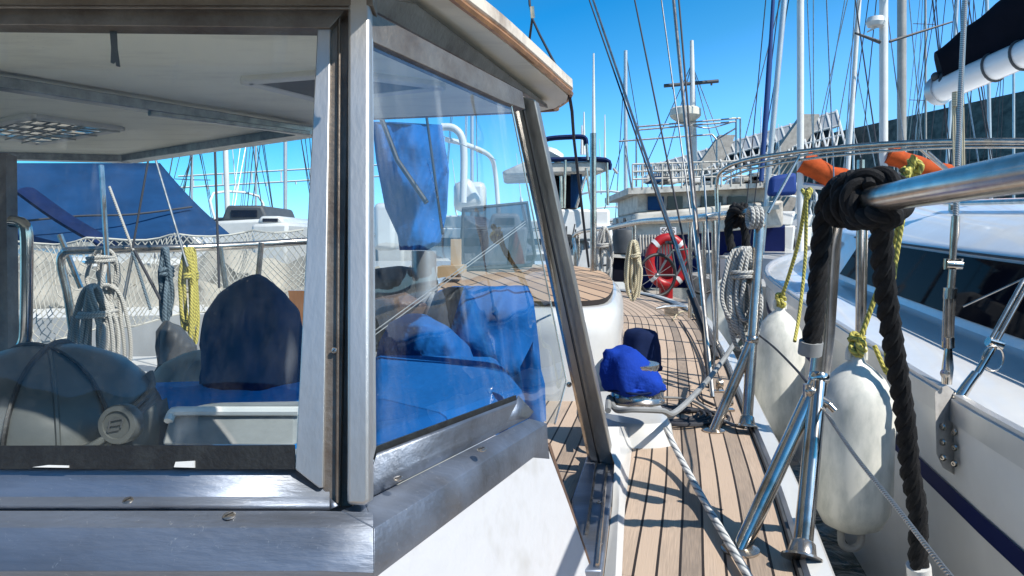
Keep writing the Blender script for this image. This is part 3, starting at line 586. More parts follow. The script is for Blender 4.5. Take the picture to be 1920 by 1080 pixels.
# --- shrouds of our yacht
def wire(name, a, b, r, mt, parent=yacht, lab=None):
    m = MB(); m.tube([a, b], r, 8); o = m.build(name, M[mt], parent)
    if lab: o['label'] = lab
    return o
wire('shroud', P(1112, 0, 5.2).lerp(P(1300, 553, 3.4), -.35), P(1338, 665, 3.0), .0075, 'polish')
wire('shroud', P(1098, -20, 5.2), P(1326, 640, 3.15), .005, 'dline')
wire('shroud', P(1188, -10, 4.6), P(1310, 590, 3.3), .005, 'dline')
wire('shroud', P(1262, -10, 4.0), P(1336, 745, 2.72), .0085, 'polish')
wire('shroud', P(1272, -10, 4.05), P(1330, 690, 2.85), .005, 'dline')
for (a, b, r) in (((1302, 560), (1342, 672), .015), ((1318, 620), (1336, 745), .012), ((1290, 545), (1330, 650), .011)):
    m = MB(); pa = P(*a, 3.05); pb_ = P(*b, 2.85); m.tube([pa, pa.lerp(pb_, .3), pa.lerp(pb_, .35), pb_], [r*.7, r*.7, r, r], 8); m.build('turnbuckle', M['dline'], yacht)
m = MB()
m.tube([P(992, -10, 2.6), P(998, 35, 2.5), P(1030, 100, 2.2), P(1068, 182, 1.86), P(1076, 260, 2.1), P(1104, 500, 2.6)], .0042, 6, 2); m.tube([P(998, 35, 2.5), P(990, 95, 2.7)], .0042, 6)
m.build('halyard', M['dline'], yacht)
m = MB(); m.tube([P(997, 12, 2.49), P(999, 34, 2.5)], .008, 8); m.build('shackle', M['polish'], yacht)
# hanging coil hung on stanchion 2
def coil(name, c, w, h, n, r, mt, lab, cat='rope', wrap=.3, seed=1, depth=.06, ovs=1.0):
    rd = random.Random(seed); pts = []
    c = V(c)
    for k in range(n):
        ww = w*.5*rd.uniform(.3, 1); hh = h*rd.uniform(.70, 1.1); dx = rd.uniform(-.22, .22)*w; dy = rd.uniform(-1, 1)*depth*.5
        for (a, b) in ((-.25, 0), (-.85, -.35), (-1, -.7), (-.5, -.97), (.3, -1), (.95, -.75), (.9, -.35), (.25, -.02)):
            pts.append(c+V((a*ww+dx, dy+rd.uniform(-.2, .2)*depth, b*hh)))
    m = MB(); m.tube(pts, r, 7, 4)
    zz = c.z-h*wrap; wpts = []
    for k in range(17): a = k*.9; wpts.append(V((c.x+math.cos(a)*w*rd.uniform(.30, .38), c.y+math.sin(a)*depth*.8, zz+r*1.7*k/7+rd.uniform(-.5, .5)*r)))
    wpts.append(V((c.x+w*.4, c.y-depth, zz-h*.2))); wpts.append(V((c.x+w*.2, c.y-depth, zz-h*.75))); m.tube(wpts, r, 7, 3)
    return tag(m.build(name, M[mt]), lab, cat)
coil('rope_coil', P(1392, 470, 2.42), .11, .30, 12, .0072, 'wrope', 'grey white mooring rope coiled over the second stanchion', seed=3)
coil('rope_coil', P(1190, 455, 4.8), .09, .33, 9, .008, 'crope', 'cream rope coil hanging from the stern rail beside the bicycle', seed=5)
coil('rope_coil', P(1130, 430, 4.9), .12, .40, 7, .008, 'wrope', 'pale rope bundle hanging left of the cream coil', seed=6)
# white knot at top of stanchion 2
m = MB(); c = P(1415, 408, 2.40)
for k in range(3): m.tube([c+V((.0+.014*(k-1), .03*math.cos(a), .03*math.sin(a))) for a in [j*math.pi/6 for j in range(12)]], .0075, 8, 3, closed=True)
tag(m.build('rope_turns', M['wrope']), 'white rope turns round the corner of the second stanchion', 'rope')
# ------------------------------------------------------------ thick black mooring ropes (three laid strands)
def laid(m, path, R_, pitch=.11, seg=9, n=8):
    pth = catmull(path, n); L = len(pth); fr_ = []; prev = None; d = 0
    for k, p in enumerate(pth):
        t = (pth[min(k+1, L-1)]-pth[max(k-1, 0)]).normalized()
        u = t.orthogonal().normalized() if prev is None else (prev-t*prev.dot(t)).normalized(); prev = u
        if k: d += (p-pth[k-1]).length
        fr_.append((p, u, t.cross(u), d))
    for s_ in range(3):
        m.tube([p+(u*math.cos(6.283*(dd/pitch+s_/3))+w*math.sin(6.283*(dd/pitch+s_/3)))*R_*.50 for p, u, w, dd in fr_], R_*.56, seg)
kr = MB()
laid(kr, [P(1640, 352, 1.26), P(1606, 338, 1.33), P(1572, 350, 1.42), P(1549, 385, 1.46), P(1540, 450, 1.48), P(1533, 540, 1.49), P(1522, 645, 1.50)], .0195)
laid(kr, [P(1655, 402, 1.22), P(1652, 450, 1.25), P(1662, 560, 1.30), P(1680, 680, 1.36), P(1696, 780, 1.40), P(1706, 880, 1.43), P(1720, 960, 1.45), P(1722, 1062, 1.46)], .0190)
def hitch(px_, py_, Y, rad, th_, tilt=.0):
    c = P(px_, py_, Y); ax = (P(1650, 372, 1.22)-P(1590, 378, 1.40)).normalized(); u = ax.orthogonal().normalized(); w = ax.cross(u)
    return [c+(u*math.cos(a)+w*math.sin(a))*rad+ax*tilt*math.sin(a) for a in [j*math.pi/8+.3 for j in range(17)]]
laid(kr, hitch(1590, 378, 1.42, .036, 0), .0175, n=3); laid(kr, hitch(1618, 374, 1.33, .038, 0, .01), .0175, n=3); laid(kr, hitch(1644, 372, 1.26, .038, 0, .02), .0175, n=3)
laid(kr, [P(1600, 412, 1.30), P(1640, 405, 1.22), P(1672, 398, 1.18), P(1668, 416, 1.20)], .019)
kr_o = tag(kr.build('mooring_rope', M['brope']), 'thick black rope knotted over the near guard rail and hanging to the water', 'rope')
e = MB(); e.tube([P(1722, 1060, 1.46), P(1724, 1082, 1.465)], .023, 12); e.build('whipped_end', M['white'], None); bpy.context.scene.objects['whipped_end'].parent = kr_o
w_ = bpy.context.scene.objects['whipped_end']; w_.location = w_.location - kr_o.location
e = MB(); e.tube([P(1521, 640, 1.50), P(1518, 664, 1.505)], .0235, 12); e.build('whipped_end', M['grey'], kr_o)
kb = MB(); c = P(1378, 404, 2.75)
laid(kb, [P(1372, 470, 2.7), P(1366, 430, 2.72), P(1372, 398, 2.7), P(1392, 395, 2.68), P(1396, 420, 2.7), P(1400, 480, 2.7)], .016, n=5)
laid(kb, [c+V((.0, .04*math.cos(a), .035*math.sin(a))) for a in [j*math.pi/6 for j in range(13)]], .015, n=3)
laid(kb, [c+V((.03, .04*math.cos(a), .035*math.sin(a))) for a in [j*math.pi/6 for j in range(13)]], .015, n=3)
tag(kb.build('mooring_rope', M['brope']), 'black rope hitched on the farther rail behind the second stanchion', 'rope')
# ------------------------------------------------------------ fenders
def fender(px_, topy, boty, Y, r, lab, mt='fend'):
    t = P(px_, topy, Y); bt = P(px_, boty, Y); hgt = t.z-bt.z
    root = thing('boat_fender', (t.x, t.y, bt.z), lab, 'fender', 'fenders hanging between the two boats')
    m = MB(); pf = [(1e-4, 0), (r*.4, .012), (r*.75, hgt*.06), (r*.95, hgt*.14), (r, hgt*.24), (r, hgt*.72), (r*.93, hgt*.80), (r*.72, hgt*.88), (r*.42, hgt*.94), (r*.22, hgt*.97), (r*.18, hgt)]
    m.lathe(pf, (t.x, t.y, bt.z), seg=44); m.build('body', M[mt], root, ang=60)
    e_ = MB(); e_.tube([V((t.x-.022, t.y, t.z-.01)), V((t.x-.02, t.y, t.z+.02)), V((t.x, t.y, t.z+.032)), V((t.x+.02, t.y, t.z+.02)), V((t.x+.022, t.y, t.z-.01))], .010, 8, 4); e_.build('eye', M[mt], root)
    e_ = MB(); e_.tube([V((t.x-.03, t.y, bt.z+.02)), V((t.x-.026, t.y, bt.z-.03)), V((t.x, t.y, bt.z-.045)), V((t.x+.026, t.y, bt.z-.03)), V((t.x+.03, t.y, bt.z+.02))], .011, 8, 4); e_.build('eye', M['grey'], root)
    return t
ft1 = fender(1606, 668, 1000, 2.10, .105, 'largest white fender nearest the camera with a yellow line')
ft2 = fender(1462, 575, 835, 3.35, .112, 'white fender half behind the second stanchion')
ft3 = fender(1352, 536, 660, 5.2, .10, 'small far fender by the stern beyond the shrouds')
def knot(c, r, mt, n=7, seed=1):
    rd = random.Random(seed); return [c+V((rd.uniform(-1, 1)*r, rd.uniform(-1, 1)*r, rd.uniform(-1, 1)*r*1.4)) for _ in range(n*2)]
yl = MB(); yl.tube([ft1+V((0, 0, .02)), P(1640, 560, 2.1), P(1668, 480, 2.05), P(1690, 400, 2.0), P(1695, 345, 1.95), P(1720, 315, 1.95)], .0075, 8, 5); yl.tube([ft1+V((.05, .0, .03)), P(1664, 700, 2.05), P(1662, 640, 2.05), P(1678, 500, 2.02), P(1705, 330, 1.98), P(1690, 320, 1.95)], .0065, 8, 5)
yl.tube(knot(ft1+V((0, -.01, .035)), .022, None, 8, 2), .008, 8, 4); yl.tube(knot(P(1705, 318, 1.95), .026, None, 6, 4), .008, 8, 4)
tag(yl.build('fender_line', M['yrope']), 'yellow line from the nearest fender up to the rail', 'rope')
yl = MB(); yl.tube([ft2+V((0, 0, .02)), P(1478, 520, 3.3), P(1498, 450, 3.2), P(1512, 365, 3.1)], .0085, 8, 5); yl.tube([P(1512, 365, 3.1), P(1510, 480, 3.15), P(1500, 580, 3.1), P(1490, 640, 3.0)], .0075, 8, 5); yl.tube(knot(ft2+V((0, -.01, .03)), .02, None, 8, 5), .008, 8, 4); yl.tube(knot(P(1514, 364, 3.1), .02, None, 6, 6), .008, 8, 4)
tag(yl.build('fender_line', M['yrope']), 'olive yellow line holding the middle fender', 'rope')
# small green hank
# ================================================================ NEIGHBOUR YACHT (starboard)
nb = thing('neighbour_yacht', tuple(B(2, 2.2, WZ)), 'white yacht with long smoked windows and navy hull stripe alongside on the right', 'boat')
us = [-2, -1, 0, 1, 2, 3, 4, 5, 6, 7, 8, 8.8, 9.5, 9.9]
def bb(u): return 1.0 if u < 5.5 else max(.02, (1-((u-5.5)/4.5)**2)**.75) if u < 9.95 else .02
def tv(u): return 2.2-1.44*bb(u)
def tz(u): return .20+.024*max(0, u-2)**1.25
def cabf(u): return 1.0 if u < 6.2 else max(.0, 1-((u-6.2)/2.2)**1.6) if u < 8.4 else 0
sec = []
hullR = MB(); deckR = MB(); cabR = MB(); hg, dg, cg_ = [], [], []
fu = [x*.5-2 for x in range(24)] + [9.9]
for u in fu:
    v, z = tv(u), tz(u); b_ = bb(u)
    hg.append([B(u, v+.16*b_, WZ-.1), B(u, v+.05*b_, WZ+.35), B(u, v, z-.12), B(u, v-.012*b_, z-.03), B(u, v-.012*b_, z)])
    k = .42*b_ ; c_ = cabf(u)
    dg.append([B(u, v-.012, z), B(u, v+.02, z+.015), B(u, v+k, z+.06), B(u, 2.2, z+.10), B(u, 4.4-v-k, z+.06), B(u, 4.4-v, z)])
    zt = z+.06; cz = c_*.30
    cg_.append([B(u, v+k-.02, zt-.02), B(u, v+k, zt), B(u, v+k+.07, zt+cz), B(u, v+k+.10, zt+cz+.02*c_), B(u, v+k+.22, zt+cz+.10*c_), B(u, v+k+.5*b_, zt+cz+.20*c_), B(u, 2.2, zt+cz+.25*c_), B(u, 4.4-v-k-.2, zt+cz+.1*c_), B(u, 4.4-v-k, zt)])
hullR.grid(hg).build('hull', M['gelR'], nb, ang=50); deckR.grid(dg).build('deck', M['gelR'], nb, ang=50); cabR.grid(cg_[:22]).build('coachroof', M['gelR'], nb, ang=50)
def cabpt(u, t, off=.006):
    v, z = tv(u), tz(u); k = .42*bb(u); zt = z+.06; return B(u, v+k+.07*t-off, zt+cabf(u)*.30*t+off*.2)
wr = MB(); wu = [x*.3-1.4 for x in range(23)]
rows_ = []
for u in wu:
    sh = 0.0
    rows_.append([cabpt(u, .12), cabpt(u, .93)])
rows_.append([cabpt(5.55, .12), cabpt(5.22, .93)]); wr.grid(rows_); wr.build('side_window', M['winR'], nb, smooth=False, solid=.006)
wr = MB(); wr.grid([[cabpt(6.05, .30, .01), cabpt(5.8, .85, .01)], [cabpt(6.9, .35, .012), cabpt(6.75, .82, .012)]]); wr.build('side_window', M['winR'], nb, smooth=False, solid=.01)
tl = MB(); tl.tube([cabpt(u, .985, .012) for u in wu]+[cabpt(5.4, .985, .012)], .006, 6); tl.build('grab_strip', M['black'], nb)
ta = MB(); ta.grid([[B(u, tv(u)-.012, tz(u)+.03), B(u, tv(u)-.02, tz(u)+.028), B(u, tv(u)-.022, tz(u)-.03), B(u, tv(u)-.004, tz(u)-.034)] for u in fu if u < 9.6]); ta.build('toe_rail', M['alu'], nb)
t3 = MB(); t3.grid([[B(u, tv(u)+.012, tz(u)+.012), B(u, tv(u)+.010, tz(u)+.040), B(u, tv(u)-.012, tz(u)+.040), B(u, tv(u)-.014, tz(u)+.012)] for u in fu if u < 9.6]); t3.build('toe_rail', M['alu'], nb)
st = MB(); st.grid([[B(u, tv(u)-.004+.0*u+ (.006 if z_ > 0 else .008), tz(u)+z_) for z_ in (-.17, -.245)] for u in fu if u < 9.4]); 
st = MB(); st.grid([[B(u, tv(u)-.003+.05*bb(u)*(abs(z_)-.12)/.93*1.0, tz(u)-abs(z_)) for z_ in (.222, .275)] for u in fu if u < 9.4]); st.build('hull_stripe', M['stripe'], nb)
# hatch trims and low grab rail on coachroof
gr = MB()
for u0 in (2.6, 3.9):
    pass
gr.tube([B(u, tv(u)+.42+.44, tz(u)+.06+.30+.215) for u in (1.0, 2.0, 3.0, 4.0, 4.9)], .014, 8, 3)
for u in (1.2, 2.4, 3.6, 4.8): gr.tube([B(u, tv(u)+.86, tz(u)+.50), B(u, tv(u)+.86, tz(u)+.575)], .016, 8)
gr.build('grab_rail', M['polish'], nb)
# chainplate with bolts, turnbuckles, shrouds
cpn = MB(); c = B(1.86, .735, 0)
cpl = [P(1757, 735, 1.93), P(1776, 722, 1.96), P(1808, 750, 1.98), P(1815, 758, 1.98), P(1815, 893, 2.0), P(1795, 890, 1.98), P(1772, 876, 1.95), P(1760, 850, 1.93)]
cpn.prism(cpl, V((-.010, -.006, 0))); cpl_o = cpn.build('chainplate', M['plate'], nb, bevel=.0015)
for q in ((1768, 800), (1790, 810), (1768, 829), (1790, 839), (1769, 858), (1790, 869)):
    m = MB(); m.lathe([(.0095, 0), (.0095, .003), (.006, .006), (.0035, .006), (.003, .003), (1e-5, .003)], P(*q, 1.93), (-.9, -.45, 0), 16); m.build('bolt', M['polish'], cpl_o)
m = MB(); m.lathe([(.012, -.004), (.012, .012), (1e-5, .013)], P(1776, 700, 1.93), (-.9, -.45, 0), 16); m.build('pin', M['polish'], cpl_o)
def rig(path, rs, mt='polishR', name='turnbuckle', seg=12): m = MB(); m.tube([P(*q) for q in path], rs, seg); return m.build(name, M[mt], nb)
Y1 = 1.93
rig([(1775, 720, Y1), (1777, 690, Y1), (1778, 660, Y1), (1780, 640, Y1)], [.012, .014, .010, .007])
rig([(1779, 650, Y1), (1780, 545, Y1)], .008, 'polish')
for dx in (-7, 7): rig([(1777+dx, 640, Y1), (1781+dx, 545, Y1)], .0055, 'polish')
rig([(1781, 560, Y1), (1782, 540, Y1)], .016, 'polishR'); rig([(1778, 652, Y1), (1778, 632, Y1)], .015, 'polishR')
rig([(1783, 540, Y1), (1786, 505, Y1)], .009, 'polish'); rig([(1773, 495, Y1), (1802, 497, Y1)], .012, 'polishR'); rig([(1775, 505, Y1), (1776, 485, Y1)], .008); rig([(1799, 505, Y1), (1800, 485, Y1)], .008)
rig([(1786, 490, Y1), (1788, 455, Y1), (1790, 440, Y1), (1792, 405, Y1)], [.008, .009, .011, .010], 'polish'); rig([(1792, 410, Y1), (1800, 200, 2.05), (1812, -60, 2.2)], .0072, 'wire', 'shroud')
rig([(1795, 752, Y1+.02), (1812, 725, Y1+.03), (1830, 700, Y1+.04)], [.016, .014, .012]); rig([(1830, 705, 1.97), (1868, 640, 2.0)], .010, 'polishR')
rig([(1852, 640, 2.0), (1878, 648, 2.0)], .013); 
for dx in (-6, 7): rig([(1862+dx, 640, 2.0), (1925+dx, 525, 2.05)], .006, 'polish')
rig([(1925, 530, 2.05), (1990, 400, 2.1), (2200, 0, 2.3)], .006, 'wire', 'shroud')
m = MB(); cc_ = P(1862, 672, 1.98); m.tube([cc_+V((.028*math.cos(a), 0, .034*math.sin(a))) for a in [j*math.pi/8 for j in range(16)]], .0022, 6, 2, closed=True); m.build('split_ring', M['polish'], nb)
# neighbour stanchions and pulpit rails
for (x0, y0, x1, y1, Y) in ((1611, 628, 1614, 300, 2.75),):
    m = MB(); m.tube([P(x0, y0, Y), P(x1, y1, Y)], .0135, 12); s_ = m.build('stanchion', M['polish'], nb)
    m = MB(); m.tube([P(x0+10, y0, Y+.02), P(x1+11, y1+110, Y+.02)], .006, 8); m.build('gate_wire', M['polish'], s_)
for k, dy in enumerate((0, 10, 20)):
    m = MB(); m.tube([P(1344-k*2, 600, 6.0), P(1345, 420, 6.0), P(1344, 345+dy, 6.0), P(1356, 318+dy, 5.9), P(1400, 300+dy, 5.7), P(1500, 284+dy*.8, 5.3), P(1650, 270+dy*.7, 4.8), P(1800, 264+dy*.6, 4.4), P(2000, 264+dy*.6, 4.0)] if k == 0 else [P(1356, 318+dy, 5.9), P(1400, 300+dy, 5.7), P(1500, 284+dy*.8, 5.3), P(1650, 270+dy*.7, 4.8), P(1800, 264+dy*.6, 4.4), P(2000, 264+dy*.6, 4.0)], .015 if k == 0 else .009, 10, 5)
    m.build('pulpit_rail', M['polish'], nb)
for a, b in (((1500, 290), (1440, 400)), ((1740, 285), (1790, 330)), ((1720, 275), (1780, 325))): wire('pulpit_brace', P(*a, 5.3), P(*b, 5.2), .010, 'polish', nb)
# boom with dark sail cover
bo = MB(); q0, q1 = P(1760, 170, 5.0), P(2080, 34, 3.9)
bo.tube([q0, q1], [.082, .080], 20); boom = bo.build('boom', M['gelR'], nb)
m = MB(); m.lathe([(.09, -.0), (.10, .03), (.095, .06)], q0-(q1-q0).normalized()*.03, (q1-q0), 20); m.build('boom_end', M['alu'], boom)
for t in (.38, .55, .8):
    c = q0.lerp(q1, t); ax = (q1-q0).normalized(); u = ax.orthogonal().normalized(); w = ax.cross(u)
    m = MB(); m.tube([c+(u*math.cos(a)+w*math.sin(a))*.086 for a in [j*math.pi/10 for j in range(20)]], .008, 6, closed=True); m.build('boom_strap', M['dgrey'], boom)
m = MB(); m.tube([q0+V((.01, -.09, -.05)), q0+V((-.04, -.1, .04)), q0+V((0, -.08, .12))], .02, 8, 3); m.sphere(q0+V((-.05, -.05, .08)), .03); m.sphere(q0+V((-.06, -.03, -.02)), .022); m.build('outhaul_block', M['dgrey'], boom)
cv = []
for k in range(22):
    t = k/21; b0 = P(1765+t*300, 148-t*135, 4.95-t*1.0); tp = P(1752+t*300, 98-t*235 + (2*math.sin(k*1.3)), 4.95-t*1.0); r_ = []
    for j in range(13):
        a = math.pi*j/12; w_ = .085*(math.cos(a)); hh = (math.sin(a))**.6
        wob = 1+.14*noise.noise(V((t*7, j*.4, 2)))
        r_.append(b0.lerp(tp, hh)+V((w_*.4*wob, w_*wob, 0)))
    cv.append(r_)
m = MB(); m.grid(cv); m.poly(cv[0]); m.poly(cv[-1]); m.build('sail_cover', M['navyB'], nb, ang=60)
m = MB()
for x in (1786, 1790, 1797, 1802, 1806): m.tube([P(x, 190+abs(x-1795), 4.2), P(x+2, 312, 4.2)], .0045, 5)
m.tube([P(1796, 172, 4.2), P(1796, 200, 4.2)], .03, 8); m.build('vang_tackle', M['crope'], nb)
# neighbour's thin lines
wire('guard_wire', P(1806, 575, 2.3), P(1925, 520, 2.2), .003, 'polish', nb)
# ================================================================ INTERIOR (through the wheelhouse glass)
# kettle grill
kc = P(95, 805, 1.32); root = thing('kettle_grill', (kc.x, kc.y, kc.z-.22), 'round grey plastic kettle grill with straps behind the front window', 'grill')
R0 = .185
m = MB(); m.lathe([(R0*1.03, -.015), (R0*1.05, 0), (R0*1.02, .012), (R0*.97, .045), (R0*.86, .085), (R0*.68, .118), (R0*.45, .138), (R0*.2, .148), (1e-5, .150)], kc, (.08, -.10, 1), 56); m.build('lid', M['kettle'], root, ang=50)
m = MB(); m.lathe([(R0*.5, -.17), (R0*.8, -.14), (R0*.98, -.07), (R0*1.04, -.02), (R0*1.06, -.012), (R0*1.06, -.002)], kc, (.08, -.10, 1), 56); m.build('bowl', M['kettle'], root, ang=50)
axk = V((.08, -.10, 1)).normalized()
def dome(az, t, off=.003):
    pr_ = [(1.05, 0), (1.02, .012), (.97, .045), (.86, .085), (.68, .118), (.45, .138), (.2, .148), (0, .150)]
    f = t*(len(pr_)-1); i = min(int(f), len(pr_)-2); a = f-i; r_ = (pr_[i][0]*(1-a)+pr_[i+1][0]*a)*R0; h_ = pr_[i][1]*(1-a)+pr_[i+1][1]*a
    u = axk.orthogonal().normalized(); w = axk.cross(u); d = V((math.cos(az), math.sin(az), 0)); d = (d-axk*d.dot(axk)).normalized()
    return kc+d*(r_+off)+axk*(h_+off)
for az, nm in ((R(-30), 'strap'), (R(-78), 'strap')):
    m = MB(); m.tube([dome(az, k/10) for k in range(11)] + [dome(az+math.pi, 1-k/10) for k in range(1, 11)], .0055, 6, flat=.6); m.build('strap', M['black'], root)
for az in (R(-55),):
    m = MB(); m.tube([dome(az, k/12, .001) for k in range(12)], .004, 6); m.build('lid_rib', M['kettle'], root)
hc_ = P(222, 796, 1.16); m = MB(); m.lathe([(.031, -.02), (.031, 0), (.029, .006), (.022, .007), (.021, .004), (1e-5, .004)], hc_, (.0, -1, .12), 36); kn = m.build('knob', M['kettle'], root)
m = MB(); nx = V((1, 0, .05)); zz = V((0, .12, 1)).normalized(); cc_ = hc_+V((0, -.0065, 0))
for (a, b) in (((-.011, .008), (.009, .011)), ((-.013, 0), (.007, .002)), ((-.014, -.009), (.005, -.006)), ((-.013, -.009), (-.010, .008)), ((.007, -.004), (.011, .011))): m.bar(cc_+nx*a[0]+zz*a[1], cc_+nx*b[0]+zz*b[1], .0022, .001, (0, -1, 0))
m.build('emblem', M['dgrey'], kn)
m = MB(); m.tube([P(150, 845, 1.15), P(195, 822, 1.16), P(245, 770, 1.25), P(282, 730, 1.35), P(280, 700, 1.38)], .010, 8, 5, flat=.6); m.tube([P(160, 850, 1.16), P(205, 828, 1.17), P(255, 778, 1.26), P(288, 742, 1.36)], .006, 8, 5); m.prism([P(245, 800, 1.19), P(292, 755, 1.22), P(300, 800, 1.22), P(297, 835, 1.20), P(250, 850, 1.18)], V((0, .04, 0))); m.build('bracket', M['kettle'], root)
# dashboard / cockpit well below windows : hidden white shelf, made pale to bounce light upward
m = MB(); m.prism([P(-600, 905, 1.0), P(560, 905, 1.0), P(960, 835, 1.33), P(960, 815, 1.6), P(-600, 855, 1.9)], V((0, 0, -.03))); m.build('dashboard', M['white'], yacht)
# blue cockpit table cover / cushion
def cushion(name, pts, th_, mt, lab, cat, bev=.02):
    m = MB(); m.prism([P(*q) for q in pts], V((0, 0, -th_))); o = m.build(name, M[mt], bevel=bev, ang=50); return tag(o, lab, cat)
cushion('seat_cover', [(250, 830, 1.45), (545, 835, 1.42), (600, 770, 1.75), (600, 705, 2.1), (280, 715, 2.1)], .10, 'blueL', 'flat blue canvas cover behind the grill', 'canvas cover')
def drape(name, poly, Y, thick, mt, lab, cat, amp=.02, nx_=40, nz_=36, sd=1, tlt=0.0):
    """puffy padded cover from an outline: thickness swells in the middle"""
    ys = [p[1] for p in poly]; y0, y1 = min(ys), max(ys)
    def span(y):
        xs_ = []
        for i in range(len(poly)):
            a, b = poly[i], poly[(i+1) % len(poly)]
            if (a[1] <= y < b[1]) or (b[1] <= y < a[1]): xs_.append(a[0]+(b[0]-a[0])*(y-a[1])/(b[1]-a[1]))
        return (min(xs_), max(xs_)) if xs_ else None
    fr_, bk = [], []
    for j in range(nz_+1):
        y = y0+(y1-y0)*(.004+.992*j/nz_); s_ = span(y)
        if not s_: continue
        ra, rb = [], []
        for i in range(nx_+1):
            t = i/nx_; x = s_[0]+(s_[1]-s_[0])*t; bul = math.sin(math.pi*t)**.5*min(1, (j+.6)/(nz_*.2))**.5
            nz = noise.noise(V((x*.018+sd, y*.012, sd)))*amp + (abs(noise.noise(V((x*.04+y*.02, sd*3, y*.006))))-.2)*amp*.45 + noise.noise(V((x*.09, y*.03, sd)))*amp*.04
            yy = Y+tlt*(j/nz_)
            ra.append(P(x, y, yy-thick*.5*bul+nz)); q_ = P(x, y, yy); rb.append(q_+V((0, thick*.5*bul+nz, 0)))
        fr_.append(ra); bk.append(rb)
    loop = [a+b[::-1][0:] for a, b in zip(fr_, bk)]
    m = MB(); m.grid([l+[l[0]] for l in loop]); m.poly(loop[0]); m.poly(loop[-1])
    o = m.build(name, M[mt], ang=60); return tag(o, lab, cat)
drape('seat_back_cover', [(378, 770), (376, 640), (382, 590), (410, 550), (445, 525), (475, 514), (505, 524), (535, 550), (560, 585), (568, 620), (566, 700), (566, 780)], 2.05, .22, 'navy', 'tall rounded navy cover over the helm seat', 'canvas cover', .05)
m = MB(); m.prism([P(300, 835, 1.12), P(318, 772, 1.20), P(556, 768, 1.20), P(556, 835, 1.12)], V((0, .16, -.02))); bx = m.build('locker_box', M['grey'], bevel=.006); tag(bx, 'grey instrument locker with a white lip below the seat cover', 'locker')
m = MB(); m.tube([P(316, 790, 1.17), P(322, 776, 1.18), P(335, 771, 1.18), P(440, 771, 1.18), P(560, 771, 1.18)], .0075, 8, 3); m.build('lid_lip', M['white'], bx)
drape('stone_bag', [(275, 715), (300, 685), (345, 662), (385, 654), (420, 680), (420, 760), (290, 760)], 2.4, .2, 'sail', 'dusty light canvas bag between the grill and the navy cover', 'bag', .06)
m = MB(); m.prism([P(540, 545, 2.6), P(575, 545, 2.6), P(575, 690, 2.6), P(562, 690, 2.6)], V((0, .03, 0))); tag(m.build('wooden_board', M['wood']), 'varnished wooden board edge beside the navy seat cover', 'board')
# blue stuff seen through the corner window
cushion('cockpit_cover', [(700, 812, 1.35), (870, 770, 1.55), (985, 730, 1.75), (930, 665, 2.0), (700, 662, 2.0)], .14, 'blue', 'light blue flat cover filling the corner window bottom', 'canvas cover')
drape('wheel_cover', [(700, 690), (712, 640), (730, 605), (760, 590), (800, 590), (840, 612), (880, 650), (900, 700)], 2.25, .30, 'blue', 'rounded blue cover over the steering wheel', 'canvas cover', .06, sd=4)
drape('hood_cover', [(800, 640), (806, 580), (822, 545), (850, 537), (990, 537), (1000, 560), (1010, 640), (1024, 800), (930, 800), (880, 700)], 2.5, .34, 'blue', 'dark blue quilted hood cover in front of the teak seat', 'canvas cover', .10, sd=6)
drape('black_bag', [(798, 640), (800, 590), (815, 552), (840, 538), (870, 538), (850, 600), (830, 660)], 2.28, .14, 'black', 'black shiny bag at the left edge of the hood cover', 'bag', .03, sd=8)
drape('canvas_curtain', [(975, 690), (1000, 640), (1022, 720), (1024, 790), (990, 790)], 1.62, .03, 'blue', 'bright blue canvas curtain hanging at the door opening', 'canvas curtain', .02, sd=9)
# mizzen sail in blue sleeve
drape('furled_sail', [(698, 228), (828, 232), (842, 320), (838, 400), (826, 455), (800, 470), (752, 470), (745, 440), (722, 390), (705, 300)], 3.2, .16, 'blue', 'bright blue sail sleeve hanging behind the corner window', 'sail', .10, sd=11, nx_=50, nz_=50)
m = MB()
m.tube([P(703, 190, 3.0), P(745, 300, 2.95), P(800, 380, 2.9)], .010, 8); m.tube([P(770, 0, 3.0), P(830, 440, 3.0)], .006, 6)
m.build('boom_line', M['black'], yacht)
m = MB(); m.lathe([(.055, -.9), (.055, .0)], P(795, 470, 3.35), seg=20); m.build('mizzen_mast', M['alu'], yacht)
m = MB(); m.prism([P(845, 448, 3.7), P(864, 448, 3.7), P(864, 520, 3.7), P(845, 520, 3.7)], V((0, .05, 0))); m.prism([P(820, 500, 3.55), P(870, 498, 3.55), P(870, 512, 3.55), P(820, 522, 3.55)], V((0, .2, 0))); tag(m.build('wooden_crate', mat('pale_plywood', (.55, .36, .18), .6, 0, .2, 12)), 'pale plywood upright and plank at the teak seat', 'wood')
# spray hood with smoked vinyl window
sh = MB(); sh.poly([P(868, 392, 4.3), P(988, 380, 4.3), P(1003, 495, 4.4), P(868, 505, 4.4)]); shp = sh.build('spray_hood', M['vinyl'], smooth=False, solid=.004); tag(shp, 'smoked clear vinyl hood window behind the teak seat', 'spray hood')
m = MB(); m.tube([P(868, 392, 4.3), P(988, 380, 4.3), P(1003, 480, 4.4), P(996, 497, 4.4), P(868, 506, 4.4), P(866, 450, 4.35)], .012, 6, closed=True); m.build('hood_binding', M['dgrey'], shp)
drape('orange_life_jacket', [(955, 435), (966, 425), (980, 470), (985, 500), (950, 500)], 4.6, .08, 'orange', 'orange life jacket behind the smoked hood', 'life jacket', .02)
# misc lines near corner window
for i, (a, b, Ya) in enumerate((((703, 620), (985, 415), 2.7), ((703, 628), (985, 420), 2.72), ((820, 250), (930, 300), 3.6))): wire('sheet_line', P(*a, Ya), P(*b, Ya+.8), .0022, 'grey')
